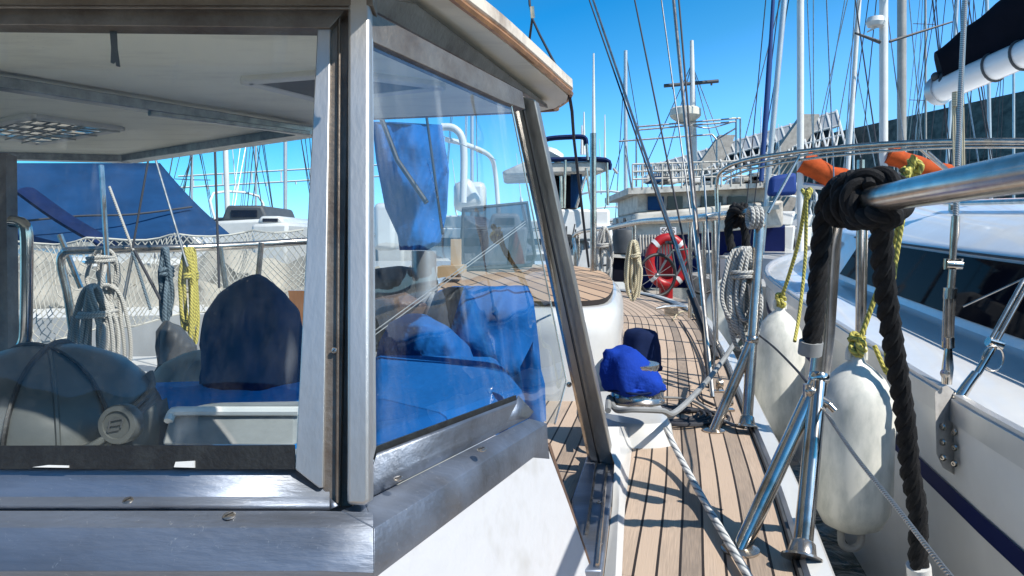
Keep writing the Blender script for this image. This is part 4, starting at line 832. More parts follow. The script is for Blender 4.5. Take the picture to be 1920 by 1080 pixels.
# cockpit sole & port cockpit side
m = MB(); m.prism([V((-2.4, 1.4, -.30)), V((.02, 1.5, -.30)), V((.05, 2.9, -.30)), V((-2.4, 2.9, -.30))], V((0, 0, -.02))); m.build('cockpit_sole', M['teak2'], yacht)
m = MB(); m.prism([V((-2.7, 3.0, -.4)), V((-.9, 3.0, -.4)), V((-.9, 3.0, .06)), V((-2.7, 3.0, .10))], V((0, .12, 0))); m.build('coaming', M['gel'], yacht)
m = MB(); m.prism([V((-3.2, 3.0, .0)), V((-.9, 3.0, .0)), V((-.9, 4.3, .0)), V((-3.2, 4.0, .0))], V((0, 0, -.9))); m.build('port_side_deck', M['gel'], yacht)
# port guard rail
m = MB(); m.tube([P(140, 648, 3.6), P(128, 560, 3.6), P(114, 495, 3.6), P(122, 474, 3.6), P(145, 470, 3.6), P(300, 466, 3.65), P(420, 462, 3.8), P(575, 452, 4.0), P(700, 440, 4.3)], .020, 12, 5); m.build('guard_rail', M['polish'], yacht)
for (a, b) in (((112, 440), (152, 540)), ((412, 462), (424, 540)), ((490, 455), (484, 520))): wire('stanchion', P(*a, 3.7), P(*b, 3.7), .014, 'polish')
for (a, b, r_, mt_) in (((190, 310), (204, 535), .012, 'polish'), ((205, 350), (250, 470), .006, 'wrope'), ((278, 300), (248, 470), .005, 'dline'), ((250, 470), (214, 655), .008, 'galv'), ((292, 300), (352, 500), .006, 'galv'), ((252, 470), (305, 570), .007, 'dline'), ((248, 470), (282, 580), .007, 'grope'), ((403, 280), (411, 540), .006, 'dline')):
    wire('shroud', P(*a, 3.55), P(*b, 3.45), r_, mt_)
coil('rope_coil', P(182, 540, 3.4), .22, .45, 13, .009, 'wrope', 'thick white rope coil hanging on the port rail', seed=12, depth=.12)
coil('rope_coil', P(190, 470, 3.5), .16, .20, 3, .009, 'wrope', 'white rope turns on the bend of the port rail', seed=13, depth=.1)
coil('rope_coil', P(356, 470, 3.5), .07, .44, 6, .008, 'yrope', 'yellow rope hank hanging on the port rail', seed=14)
coil('rope_coil', P(311, 470, 3.5), .05, .40, 4, .010, 'grope', 'blue grey rope hank between the white and yellow ones', seed=15)
drape('grey_fender_bag', [(298, 690), (300, 620), (314, 600), (335, 612), (366, 650), (372, 700)], 3.2, .16, 'dgrey', 'grey bag hanging below the blue grey rope', 'bag', .05)
# safety net
net = MB(); n0 = [P(24, 452, 3.9), P(568, 425, 4.6)]; n1 = [P(24, 642, 3.9), P(568, 545, 4.6)]
def NP_(s_, t): 
    a = n0[0].lerp(n0[1], s_); b = n1[0].lerp(n1[1], s_); p = a.lerp(b, t); p.y += .07*math.sin(s_*19+t*3); p.z += .035*math.sin(s_*23+t*2)*(1-abs(2*t-1))+.035*noise.noise(V((s_*7, t*3, 0)))*math.sin(math.pi*t)-.03*abs(math.sin(s_*12)); p.x += .02*noise.noise(V((s_*13, t*4, 7))); return p
NU = 44; NV = 9
for k in range(-NV, NU):
    for sgn in (1, -1):
        pts = []
        for j in range(NV+1):
            s_ = (k + j if sgn > 0 else k + NV - j)/NU
            if 0 <= s_ <= 1: pts.append(NP_(s_, j/NV))
        if len(pts) > 1: net.tube(pts, .0029, 4, cap=False)
net.tube([NP_(k/20, 0) for k in range(21)], .006, 5); net.tube([NP_(k/20, 1) for k in range(21)], .006, 5)
tag(net.build('guard_net', M['net']), 'white diamond mesh safety net along the port rail', 'net')
# port neighbour: hull, crumpled sail, awning
pn_ = thing('port_neighbour_boat', (-3.2, 6, WZ), 'white boat with lowered sail and blue awning seen through the front window', 'boat')
m = MB(); hp = []
for k in range(14):
    x = -6.5+k*.52; zt_ = .05+.012*k; hp.append([V((x, 5.2, WZ-.1)), V((x, 5.05, -.4)), V((x, 5.0, zt_)), V((x, 5.08, zt_+.04)), V((x, 6.0, zt_+.1)), V((x, 8, zt_+.08))])
m.grid(hp); m.build('hull', M['gel'], pn_, ang=50)
rows_ = []
for k in range(122):
    x = -6.2+k*.045; r_ = []
    for j in range(29):
        a = math.pi*j/28; j = j/2; q_ = V((x, 5.6-.42*math.cos(a), .10+.34*math.sin(a)))
        q_ += V((0, noise.noise(V((x*2.2, j*.5, 1)))*.16-.10*abs(noise.noise(V((x*4+j*.4, j*.9, 8)))), noise.noise(V((x*2.1, j*.5, 5)))*.22-.16*abs(noise.noise(V((x*3.3+j*.35, j*.8, 3))))+.07*noise.noise(V((x*9, j*1.6, 2))))); r_.append(q_)
    rows_.append(r_)
m = MB(); m.grid(rows_); m.build('lowered_sail', M['sail'], pn_, ang=80)
aw = []
for k in range(18):
    s_ = k/17
    r_ = []
    for j in range(9):
        t = j/8; top_ = P(20+s_*280, 306, 6.6+s_*1.0); bot_ = P(-20+s_*452, 462-s_*22, 5.9+s_*.6); q_ = top_.lerp(bot_, t); q_.z -= .10*math.sin(math.pi*t)*(.5+.5*math.sin(s_*6)); r_.append(q_)
    aw.append(r_)
m = MB(); m.grid(aw); awo = m.build('awning', M['awn'], pn_, ang=70, solid=.004)
m = MB(); m.tube([P(40, 415, 6.0), P(150, 405, 6.2), P(250, 402, 6.4), P(360, 388, 6.8)], .010, 6, 4); m.build('awning_seam', M['dline'], awo)
m = MB(); m.tube([P(50, 360, 5.85), P(120, 410, 5.85), P(205, 460, 5.85)], .12, 10, 4, flat=.4); m.build('awning_pocket', M['navy'], awo)
# ================================================================ BACKGROUND BOATS
def mast_boat(px_, Y, ytop, r, mt, lab, hull_len=7, spreaders=(), lean=0, boom=None, cover_c=None, rigs=4, z0=.1, seed=1, hullcol='gel', side=1):
    X = (px_-960)/F*Y; rd = random.Random(seed)
    root = thing('moored_sailboat', (X, Y, WZ), lab, 'sailboat', 'sailboats moored beyond')
    m = MB(); hp = []
    for k in range(11):
        t = k/10; s_ = -hull_len*.5+hull_len*t; b_ = 1.2*(math.sin(math.pi*(.15+.85*(1-t)))**.6 if t < 1 else .03)+.02; z = -.05+.25*t*t
        hp.append([V((X+b_*.5, Y+s_, WZ-.05)), V((X+b_, Y+s_, z)), V((X+b_*.6, Y+s_, z+.08)), V((X+b_*.4, Y+s_, z+.38)), V((X-b_*.4, Y+s_, z+.38)), V((X-b_*.6, Y+s_, z+.08)), V((X-b_, Y+s_, z)), V((X-b_*.5, Y+s_, WZ-.05))])
    m.grid(hp); m.poly(hp[0]); m.build('hull', M[hullcol], root, ang=40)
    for sd_ in (-1, 1):
        w = MB(); w.prism([V((X+sd_*.80, Y-1.6, .12)), V((X+sd_*.80, Y+.9, .16)), V((X+sd_*.66, Y+.8, .28)), V((X+sd_*.66, Y-1.5, .25))], V((sd_*.012, 0, 0))); w.build('cabin_window', M['dark'], root)
    top_ = P(px_+lean, ytop, Y) if ytop > -500 else P(px_+lean, ytop, Y); base = V((X, Y, z0)); md = MB(); md.tube([base, top_], r, 12, flat=1.0); mo = md.build('mast', M[mt], root)
    hgt = top_.z-base.z
    for f, L_ in spreaders:
        c = base.lerp(top_, f); s = MB(); s.tube([c-V((L_, -.1, -.05)), c, c+V((L_, .1, -.0))], .02, 6); s.build('spreader', M['dgrey'], mo)
    st_ = MB()
    for k in range(rigs):
        a = rd.choice((-1, 1)); e_ = V((X+a*rd.uniform(.9, 1.1)*(1 if k % 2 else 0.05), Y+(rd.uniform(-.5, .5) if k % 2 else a*hull_len*.48), .1)); st_.tube([base.lerp(top_, 1 if not k % 3 else rd.uniform(.5, .95)), e_], .006+.0006*Y*.5, 5, cap=False)
    st_.build('stay', M['dline'] if seed % 2 else M['galv'], root)
    if boom:
        b1_ = V((X+boom[0], Y+boom[1], base.z+boom[2]+boom[3])); b0_ = V((X, Y, base.z+boom[2])); bm_ = MB(); bm_.tube([b0_, b1_], .05, 8); bo_ = bm_.build('boom', M['alu'], root)
        if cover_c:
            cm = MB(); pts = []; rr = []
            for k in range(14):
                t = k/13; pts.append(b0_.lerp(b1_, t)+V((0, 0, .34*(1-t)**5+.06+.02*math.sin(k*2.1)))); rr.append((.06*(1-t)+.10+.10*(1-t)**5 - (.08 if k == 0 else 0))*(1+.22*math.sin(k*2.6+seed)+.1*math.sin(k*5.1)))
            cm.tube(pts, rr, 14, 0); cm.build('sail_cover', M[cover_c], bo_, ang=60)
    return root
mast_boat(1501, 13, -700, .058, 'mastw', 'sailboat with slim white mast and orange sail cover behind the pulpit', spreaders=(), boom=(2.6, -.8, 1.5, -.35), cover_c='orange', seed=1)
BT = mast_boat(1657, 14, -800, .075, 'mastw', 'sailboat with thick white mast, dark spreaders and long orange cover', boom=(3.4, -.3, 1.75, -.3), cover_c='orange', seed=2)
mo_ = [o for o in BT.children if o.name.startswith('mast')][0]
m = MB(); m.tube([P(1604, 62, 13.7), P(1650, 79, 13.9)], [.02, .035], 6); m.build('spreader', M['dgrey'], mo_)
m = MB(); m.tube([P(1668, 78, 14), P(1785, 41, 14.2)], [.03, .018], 6); m.build('spreader', M['dgrey'], mo_)
m = MB(); m.lathe([(1e-4, -.09), (.14, -.07), (.17, 0), (.14, .09), (1e-4, .10)], P(1642, 42, 13.9), seg=18); m.tube([P(1626, 60, 13.9), P(1652, 46, 13.9)], .02, 6); m.build('radar_dome', M['white'], mo_)
mast_boat(1691, 15, -800, .085, 'mastg', 'sailboat with brownish grey mast right of the thick white one', spreaders=(), seed=3, rigs=6)
mast_boat(1578, 17, -260, .05, 'mastw', 'sailboat whose thin mast leans to the right between the white masts', lean=50, seed=4)
mast_boat(1173, 24, 95, .06, 'alu', 'sailboat with blue grey mast ending left of the main shrouds', seed=5, rigs=5)
mast_boat(1425, 13.5, -600, .05, 'alu', 'sailboat with a blue furled headsail in front of the solar canopy', lean=100, seed=6)
mast_boat(430, 16, -400, .055, 'mastw', 'sailboat with white mast seen through the front window', seed=7, lean=-30, rigs=6)
mast_boat(535, 20, -300, .05, 'alu', 'sailboat mast just left of the window post', seed=9, rigs=6)
mast_boat(885, 21, -300, .05, 'alu', 'sailboat with masthead hidden above the corner window', seed=10, rigs=5)
mast_boat(1765, 26, -500, .06, 'alu', 'sailboat far right under the dark boom', seed=11, rigs=6, lean=60)
mast_boat(1860, 22, -500, .05, 'alu', 'sailboat with mast showing beneath the boom at the right edge', seed=13, rigs=6, lean=-20)
# furled blue headsail
m = MB(); m.tube([P(1452, -40, 9.2), P(1440, 160, 9.0), P(1427, 340, 8.8)], [.022, .032, .027], 10, 5); tag(m.build('furled_headsail', mat('deep_blue_sail', (.006, .04, .16), .8)), 'long deep blue rolled headsail slanting across the sky', 'sail')
m = MB(); m.prism([P(1448, 330, 9.5), P(1496, 322, 9.5), P(1496, 365, 9.5), P(1442, 368, 9.5)], V((0, .15, 0))); tag(m.build('sail_bag', mat('ultramarine_bag', (.008, .04, .20), .8), bevel=.05), 'blue sail bag under the orange cover', 'sail bag')
# extra distant rigging: each rig line set belongs to a boat far off
def far_boat(px_, Y, ytop, seed):
    return mast_boat(px_, Y, ytop, .03+.0007*Y, 'alu', FARL[seed % len(FARL)], seed=seed+30, rigs=6, hull_len=8)
FARL = ['distant sailboat behind the thin leaning mast', 'distant sailboat close to the right picture edge', 'distant sailboat left of the window post']
_U = [ 'distant sailboat between the two orange covers', 'distant sailboat behind the radar mast', 'distant sailboat behind the motor yacht aerials', 'distant sailboat behind the solar canopy foot']
for i, (px_, Y, yt) in enumerate(((1600, 44, 150), (1900, 34, -300), (480, 38, 60))): far_boat(px_, Y, yt, i)
# --- white motor yacht with dark bimini (centre left)
my = thing('motor_yacht', tuple(P(1060, 560, 8.6)*1.0), 'white motor yacht with dark bimini arches and aerials behind the teak seat', 'boat')
def at(m, px_, py_, w, h, Y, d): m.prism([P(px_, py_, Y), P(px_+w, py_, Y), P(px_+w, py_+h, Y), P(px_, py_+h, Y)], V((0, d, 0)))
YM = 8.2
m = MB(); at(m, 600, 500, 545, 130, YM+.6, 2.5); m.build('hull', M['gel'], my, bevel=.08)
m = MB(); at(m, 1040, 392, 104, 60, YM, .8); at(m, 1045, 452, 60, 60, YM+.1, 1.0); at(m, 1115, 420, 34, 110, YM-.05, .5); m.build('transom', M['white'], my, bevel=.03)
m = MB(); at(m, 1030, 330, 62, 60, YM+.6, .6); m.build('cabin_opening', M['navyB'], my, bevel=.05)
drape_pts = [(1070, 320), (1090, 318), (1094, 350), (1084, 388), (1070, 390)]
o = drape('folded_hood', drape_pts, YM+.4, .15, 'awn', 'teal folded hood panel', None, .02); o.parent = my; o.location = o.location-my.location
del o['label']
m = MB()
m.tube([P(1005, 268, YM), P(1030, 260, YM), P(1070, 257, YM), P(1095, 258, YM), P(1099, 272, YM)], .055, 8, 4, flat=.5); m.tube([P(1018, 300, YM), P(1060, 299, YM), P(1135, 300, YM), P(1142, 318, YM)], .045, 8, 4, flat=.6)
m.build('bimini_bow', M['navy'], my)
m = MB(); m.prism([P(1008, 305, YM), P(1140, 302, YM), P(1138, 322, YM), P(1000, 326, YM)], V((0, 1.2, .05))); m.build('hardtop', M['dirty'], my, bevel=.02)
m = MB()
for (a, b) in (((1060, 300), (1058, 390)), ((1052, 330), (1053, 390)), ((1100, 270), (1102, 300)), ((1099, 315), (1110, 390)), ((1138, 305), (1140, 385)), ((1150, 315), (1158, 325)), ((1140, 440), (1140, 560)), ((1085, 440), (1086, 520)), ((1098, 330), (1080, 390))): m.tube([P(*a, YM-.1), P(*b, YM-.1)], .016, 8)
m.build('bimini_pole', M['polish'], my)
m = MB(); m.lathe([(1e-5, -.08), (.10, -.06), (.13, 0), (.10, .05), (1e-5, .07)], P(1038, 290, YM+.3), (.5, 0, 1), 20); m.build('radar_dome', M['white'], my)
for x, y0, y1, r_ in ((1113, 100, 280, .018), (1095, 210, 290, .014), (1134, 215, 300, .010), (1091, 235, 290, .014)):
    m = MB(); m.tube([P(x, y1, YM+.2), P(x, y0, YM+.2)], [r_*1.4, r_*.5], 8); m.build('aerial', M['white'], my)
m = MB(); m.lathe([(1e-4, -.08), (.03, -.07), (.09, 0), (.085, .06), (.02, .09), (1e-4, .09)], P(1066, 455, YM-.12), seg=16); m.build('black_bag', M['black'], my)
m = MB(); 
for k in range(5): m.tube([P(1062+k*17, 424+6*(k % 2), YM-.1), P(1062+k*17, 470+9*(k % 3), YM-.1)], .01, 6)
m.tube([P(1078, 420, YM-.2), P(1062, 500, YM-.2)], .008, 6); m.tube([P(1045, 500, YM-.15), P(1140, 497, YM-.15)], .014, 6); m.build('davit', M['dgrey'], my)
m = MB(); m.prism([P(1092, 470, YM-.3), P(1108, 466, YM-.3), P(1112, 540, YM-.3), P(1070, 545, YM-.3)], V((0, .1, 0))); m.build('boarding_plank', M['white'], my)
m = MB()
for z_ in (330, 332): pass
m.tube([P(828, 238, 5.6), P(850, 240, 5.6), P(866, 258, 5.6), P(870, 300, 5.6), P(868, 380, 5.6)], .028, 10, 5); m.tube([P(838, 262, 5.6), P(870, 270, 5.9), P(915, 290, 6.2), P(928, 320, 6.4), P(935, 400, 6.4)], .020, 10, 5); tag(m.build('stern_arch', M['white']), 'white tubular stern arch seen in the corner window', 'arch')
m = MB(); at(m, 850, 340, 60, 55, 7.0, .4); at(m, 700, 380, 40, 90, 7.5, .5); m.prism([P(850, 345, 6.5), P(880, 330, 6.5), P(905, 380, 6.5), P(852, 395, 6.5)], V((0, .3, 0))); tag(m.build('cabin_cruiser', M['gel'], bevel=.05), 'white cruiser superstructure behind the blue sleeve', 'boat')
m = MB(); m.prism([P(940, 322, 7.0), P(990, 300, 7.0), P(1015, 312, 7.0), P(1012, 328, 7.0), P(945, 330, 7.0)], V((0, 1, 0))); tag(m.build('canopy', M['dirty'], bevel=.03), 'beige canopy top left of the motor yacht', 'canopy')
# --- old trawler with railings and radar mast (centre right)
tw = thing('trawler', tuple(P(1300, 520, 14)), 'old grey and white trawler yacht with upper railings and a radar dome mast', 'boat')
YT = 13.5
m = MB(); hp = []
for k in range(9):
    t = k/8; x = 1172+t*300; hp.append([P(x-4, 540, YT+.8), P(x, 470-8*t, YT+.5), P(x, 440-14*t, YT+.4), P(x, 436-14*t, YT+.8), P(x, 436-14*t, YT+4)])
m.grid(hp); m.poly(hp[0]); m.build('hull', M['stripe'], tw)
m = MB(); m.prism([P(1190, 400, YT), P(1470, 375, YT), P(1470, 425, YT), P(1190, 447, YT)], V((0, 3, 0))); m.build('lower_cabin', M['dirty'], tw, bevel=.05)
m = MB(); m.prism([P(1195, 362, YT+.3), P(1440, 350, YT+.3), P(1440, 378, YT+.3), P(1195, 400, YT+.3)], V((0, 2.6, 0))); up = m.build('upper_cabin', M['dirty'], tw, bevel=.04)
for x, w_, h_ in ((1215, 30, 26), (1252, 28, 24), (1315, 40, 22), (1365, 36, 20)): m = MB(); at(m, x, 368, w_, h_, YT+.25, .06); m.build('cabin_window', M['dark'] if x != 1215 else M['awn'], up)
m = MB(); m.prism([P(1178, 352, YT), P(1460, 342, YT), P(1462, 350, YT), P(1178, 364, YT)], V((0, 3.4, 0))); m.build('upper_deck', M['dirty'], tw)
m = MB(); m.prism([P(1185, 412, YT-.2), P(1460, 384, YT-.2), P(1462, 392, YT-.2), P(1185, 420, YT-.2)], V((0, 3.4, 0))); m.build('side_deck', M['dirty'], tw)
m = MB()
for y in (308, 322, 336): m.tube([P(1186, y, YT), P(1320, y-4, YT), P(1450, y-8, YT)], .018, 6)
for k in range(15): x = 1186+k*18.5; m.tube([P(x, 308-k*.5, YT), P(x, 354-k*.6, YT)], .016, 6)
for k in range(30): x = 1190+k*4.2; m.tube([P(x, 310, YT+.02), P(x, 330, YT+.02)], .012, 5)
m.build('railing', M['dirty'], tw)
m = MB(); 
for (a, b) in (((1193, 230), (1193, 350)), ((1388, 222), (1388, 330)), ((1380, 224), (1380, 290)), ((1193, 238), (1380, 222)), ((1193, 244), (1380, 228)), ((1160, 265), (1335, 252)), ((1335, 252), (1344, 262)), ((1344, 262), (1344, 310)), ((1344, 262), (1380, 240)), ((1388, 222), (1372, 222))): m.tube([P(*a, YT+.6), P(*b, YT+.6)], .017, 6)
m.tube([P(1300, 236, YT+.6), P(1330, 240, YT+.6), P(1370, 230, YT+.6)], .014, 6, 4); m.build('awning_frame', M['galv'], tw)
m = MB(); m.tube([P(1302, 350, YT+1), P(1299, 200, YT+1), P(1297, 76, YT+1)], [.07, .06, .035], 10); rm = m.build('radar_mast', M['mastw'], tw)
m = MB(); m.tube([P(1245, 161, YT+1), P(1347, 152, YT+1)], .035, 8); m.tube([P(1262, 160, YT+1), P(1262, 167, YT+1)], .02, 6); m.tube([P(1334, 153, YT+1), P(1334, 160, YT+1)], .02, 6); m.build('crosstree', M['dgrey'], rm)
m = MB(); m.lathe([(1e-5, -.20), (.10, -.17), (.26, -.06), (.29, -.02), (.285, .10), (.24, .13), (1e-5, .14)], P(1285, 215, YT+.7), seg=28); m.build('radar_dome', mat('cream_dome', (.66, .62, .52), .45), rm)
m = MB(); 
for dx in (-55, 55, -95, 80): m.tube([P(1297, 120, YT+1), P(1297+dx, 330, YT+1)], .010, 5)
m.build('stay', M['galv'], rm)
rd = random.Random(4)
CM = ['white', 'awn', 'grey', 'dgrey', 'dirty', 'white', 'black']
for k in range(16):
    x = 1200+rd.uniform(0, 230); y = 345-rd.uniform(0, 6); w_ = rd.uniform(12, 30); h_ = rd.uniform(8, 22); m = MB(); m.prism([P(x, y, YT+.5), P(x+w_, y-1, YT+.5), P(x+w_*.9, y-h_, YT+.5), P(x+w_*.1, y-h_*.9, YT+.5)], V((0, .4, 0)))
    o = m.build('deck_locker', M[CM[k % 7]], tw, bevel=.03)
rd = random.Random(9)
# --- quay clutter: bicycle, lifebuoy cabinet, outboard
YB = 11.2
bk = thing('bicycle', tuple(P(1235, 560, YB)), 'black bicycle standing before the red lifebuoy', 'bicycle')
def wheel(px_, py_, r_, Y):
    c = P(px_, py_, Y); m = MB(); ax = V((.35, -1, 0)).normalized(); u = V((0, 0, 1)); w = ax.cross(u)
    m.tube([c+(u*math.cos(a)+w*math.sin(a))*r_ for a in [j*math.pi/14 for j in range(28)]], .026, 8, closed=True); wo = m.build('wheel', M['black'], bk)
    s = MB()
    for j in range(12): a = j*math.pi/6; s.tube([c, c+(u*math.cos(a)+w*math.sin(a))*r_], .004, 4)
    s.sphere(c, .035, 8); s.build('spokes', M['galv'], wo); return c
w1 = wheel(1232, 516, .31, YB); w2 = wheel(1318, 512, .31, YB+.3)
m = MB(); a_, b_, c_, d_ = w1, w2, P(1268, 516, YB+.1), P(1260, 470, YB+.1); e_ = P(1300, 466, YB+.2)
for p, q_ in ((a_, c_), (c_, d_), (d_, a_), (c_, e_), (d_, e_), (e_, b_)): m.tube([p, q_], .018, 6)
m.tube([d_, P(1257, 456, YB)], .014, 6); m.tube([e_, P(1302, 452, YB+.2), P(1290, 446, YB+.1)], .014, 6); m.build('frame', M['dgrey'], bk)
m = MB(); m.box(P(1257, 455, YB), (.12, .25, .05)); m.build('saddle', M['black'], bk, bevel=.02)
lb = thing('lifebuoy_stand', tuple(P(1250, 560, YB+.8)), 'red lifebuoy on a red post under a white SOS sign', 'lifebuoy')
c = P(1251, 490, YB+.7); m = MB(); m.tube([c+V((.28*math.cos(a), 0, .37*math.sin(a))) for a in [j*math.pi/14 for j in range(28)]], .08, 12, closed=True); bu = m.build('ring', M['red'], lb)
for a in (.8, 2.3, 3.9, 5.4): m = MB(); p = c+V((.28*math.cos(a), -.0, .37*math.sin(a))); m.tube([p+V((-.03*math.sin(a), 0, .03*math.cos(a))), p-V((-.03*math.sin(a), 0, .03*math.cos(a)))], .084, 12); m.build('band', M['white'], bu)
m = MB(); at(m, 1240, 440, 22, 122, YB+.9, .2); m.build('post', M['red'], lb, bevel=.02)
m = MB(); at(m, 1238, 426, 30, 14, YB+.8, .02); sg = m.build('sign', M['white'], lb)
tcv = bpy.data.curves.new('sos', 'FONT'); tcv.body = 'SOS'; tcv.size = .125; tcv.extrude = .002; tcv.align_x = 'CENTER'
to = bpy.data.objects.new('sos_text', tcv); sc.collection.objects.link(to); bpy.context.view_layer.update()
me = bpy.data.meshes.new_from_object(to.evaluated_get(bpy.context.evaluated_depsgraph_get())); bpy.data.objects.remove(to)
lt = bpy.data.objects.new('lettering', me); me.materials.append(M['black']); sc.collection.objects.link(lt); lt.parent = sg; lt.rotation_euler = (R(90), 0, 0); lt.location = P(1253, 437.5, YB+.785)
ob = thing('outboard_motor', tuple(P(1168, 530, 7.2)), 'grey hooded outboard motor clamped at the stern left of the cream coil', 'outboard')
m = MB(); m.lathe([(.09, 0), (.12, .02), (.125, .18), (.10, .24), (1e-4, .26)], P(1172, 478, 7.2), seg=20); m.build('cowl', M['dgrey'], ob)
m = MB(); m.bar(P(1160, 478, 7.2), P(1158, 528, 7.2), .10, .08, (0, -1, 0)); m.bar(P(1178, 478, 7.2), P(1180, 530, 7.2), .10, .08, (0, -1, 0)); m.build('leg', M['navyB'], ob)
m = MB(); m.prism([P(1140, 476, 7.1), P(1192, 479, 7.1), P(1190, 485, 7.1), P(1140, 482, 7.1)], V((0, .4, 0))); m.build('bracket', M['dirty'], ob)
rd = random.Random(3)
for i, (x, y, lab, mt_) in enumerate(((1150, 500, 'white dock box at the stern', 'white'), (1318, 470, 'grey dock cabinet right of the bicycle', 'grey'), (1110, 430, 'white outboard bracket box beside the boarding plank', 'white'), (1360, 480, 'low white power pedestal behind the far fender', 'white'))):
    m = MB(); at(m, x, y, 26, 44, 9.9+i*.3, .3); b_ = m.build('dock_box', M[mt_], bevel=.02); tag(b_, lab, 'dock box')
    m = MB(); at(m, x-1, y, 28, 5, 9.87+i*.3, .34); m.build('lid', M['dirty'], b_, bevel=.01)
# bundle of fishing rods / poles behind
m = MB()
for k in range(14): x = 1150+rd.uniform(0, 20); m.tube([P(x+rd.uniform(-6, 6), 480, 7.6), P(x+rd.uniform(-14, 14), 415+rd.uniform(-10, 14), 7.6)], .012, 5)
tag(m.build('pole_bundle', M['dgrey']), 'dark bundle of sticks and poles standing behind the outboard', 'poles')
m = MB()
for k in range(16): x = 1172+k*5.5; m.tube([P(x, 440, 12), P(x+2, 480, 12)], .018, 5)
tag(m.build('slat_fence', M['dirty']), 'pale slatted fence behind the cream rope coil', 'fence')
# ================================================================ FAR: sea wall and solar canopy
m = MB(); wa = [G(1445, 300, 7)]; 
P0, P1 = P(1500, 262, 170), P(2300, 80, 60)
p_a = V((P0.x, 170, -1)); p_b = V((P1.x, 60, -1))
zt0 = P(1500, 262, 170).z; zt1 = P(2300, 88, 60).z; 
m.prism([V((P0.x, 170, -1)), V((P1.x, 60, -1)), V((P1.x, 60, zt1)), V((P0.x, 170, zt0))], V((1, 4, 0)))
sw = m.build('sea_wall', M['conc']); tag(sw, 'dark concrete sea wall with a slanting top on the right', 'wall')
m = MB()
for k in range(0, 26):
    t = k/26; a = V((P0.x, 170, 0)).lerp(V((P1.x, 60, 0)), t); m.box(a+V((-.2, -.35, 2+ (zt0+(zt1-zt0)*t)*.25)), (.12, .12, (zt0+(zt1-zt0)*t)*.5-0.4))
m.build('buttress', M['dgrey'], sw)
m = MB(); m.prism([V((P0.x, 170, zt0*.62)), V((P1.x, 60, zt1*.62)), V((P1.x, 60, zt1*.62-.5)), V((P0.x, 170, zt0*.62-.5))], V((-.3, -1.2, 0))); m.build('ledge', M['conc'], sw)
def canopy(pts, name, lab, nseg, Yd):
    # pts: near-low edge a0->a1 (px,py,Y) and top edge b0->b1
    a0, a1, b0, b1 = [P(*q) for q in pts]; root = thing(name, tuple((a0+a1)/2-V((0, 0, 20))), lab, 'solar canopy')
    t_ = MB(); t_.prism([a0.lerp(b0, .55), a1.lerp(b1, .55), b1, b0], V((0, 2, -.2))); t_.build('solar_panels', M['panel'], root)
    l = MB(); th_ = .22
    for k in range(nseg+1):
        t = k/nseg; l.tube([a0.lerp(a1, t), b0.lerp(b1, t)], th_, 5)
        if k < nseg: l.tube([a0.lerp(a1, t), a0.lerp(b0, .55).lerp(a1.lerp(b1, .55), (k+1)/nseg)], th_*.6, 5)
    for f in (0, .28, .55, .95): l.tube([a0.lerp(b0, f), a1.lerp(b1, f)], th_, 5)
    l.build('lattice', M['lattice'], root)
    k_ = MB(); k_.prism([a0.lerp(b0, .0)+V((0, 3, 0)), a1+V((0, 3, 0)), a1.lerp(b1, .6)+V((0, 4, 0)), a0.lerp(b0, .6)+V((0, 4, 0))], V((0, 1, 0))); k_.build('backing', M['dgrey'], root)
    g = MB()
    for t in (.25, .72): c = a0.lerp(a1, t); g.prism([c+V((-4, 2, -2)), c+V((3, 2, 0)), c+V((6, 2, 8)), c+V((3, 2, 8))], V((0, 2, 0))); g.prism([c+V((-4, 2, -30)), c+V((0, 2, -30)), c+V((3, 2, 0)), c+V((-4, 2, -2))], V((0, 2, 0)))
    g.build('pier', M['quay'], root)
canopy([(1250, 345, 150), (1585, 272, 130), (1225, 308, 160), (1568, 207, 140)], 'solar_canopy', 'huge tilted solar panel canopy on white lattice left of the sea wall', 22, 150)
def pergola(name, lab):
    root = thing(name, tuple(P(450, 400, 60)), lab, 'pergola'); l = MB()
    A_, B_ = P(335, 352, 60), P(720, 330, 60)
    for k in range(15): t = k/14; l.tube([A_.lerp(B_, t), A_.lerp(B_, t)+V((0, 0, .9*(1 if k % 2 else -.3)))], .06, 5)
    l.tube([A_, B_], .07, 5); l.tube([A_+V((0, 0, .9)), B_+V((0, 0, .9))], .07, 5)
    l.build('lattice', M['lattice'], root)
pergola('lattice_bridge', 'thin white lattice walkway beyond the front window')
# far clutter boats left seen under awning
for i, (x, y, w_, h_, Y, mt_, lab) in enumerate(((395, 385, 120, 60, 14, 'dgrey', 'dark sprayhood boat behind the net'), (470, 405, 70, 30, 13, 'gel', 'white dinghy right of the blue awning'), (700, 380, 60, 60, 12, 'gel', 'white cabin boat left of the blue sleeve'), (900, 400, 90, 60, 13, 'gel', 'white boat behind the smoked hood'))):
    r_ = thing('moored_motorboat', tuple(P(x, y+h_, Y)), lab, 'motorboat'); m = MB()
    m.prism([P(x, y+h_*.5, Y), P(x+w_, y+h_*.4, Y), P(x+w_*.94, y+h_+70, Y), P(x+w_*.06, y+h_+70, Y)], V((0, 3, 0))); m.build('hull', M['gel'], r_, bevel=.06)
    m = MB(); m.prism([P(x+w_*.15, y+h_*.5, Y+.4), P(x+w_*.25, y, Y+.4), P(x+w_*.8, y, Y+.4), P(x+w_*.9, y+h_*.5, Y+.4)], V((0, 2, 0))); cbn = m.build('cabin', M[mt_], r_, bevel=.05)
    m = MB(); at(m, x+w_*.32, y+h_*.15, w_*.4, h_*.22, Y+.37, .05); m.build('window', M['dark'], cbn)

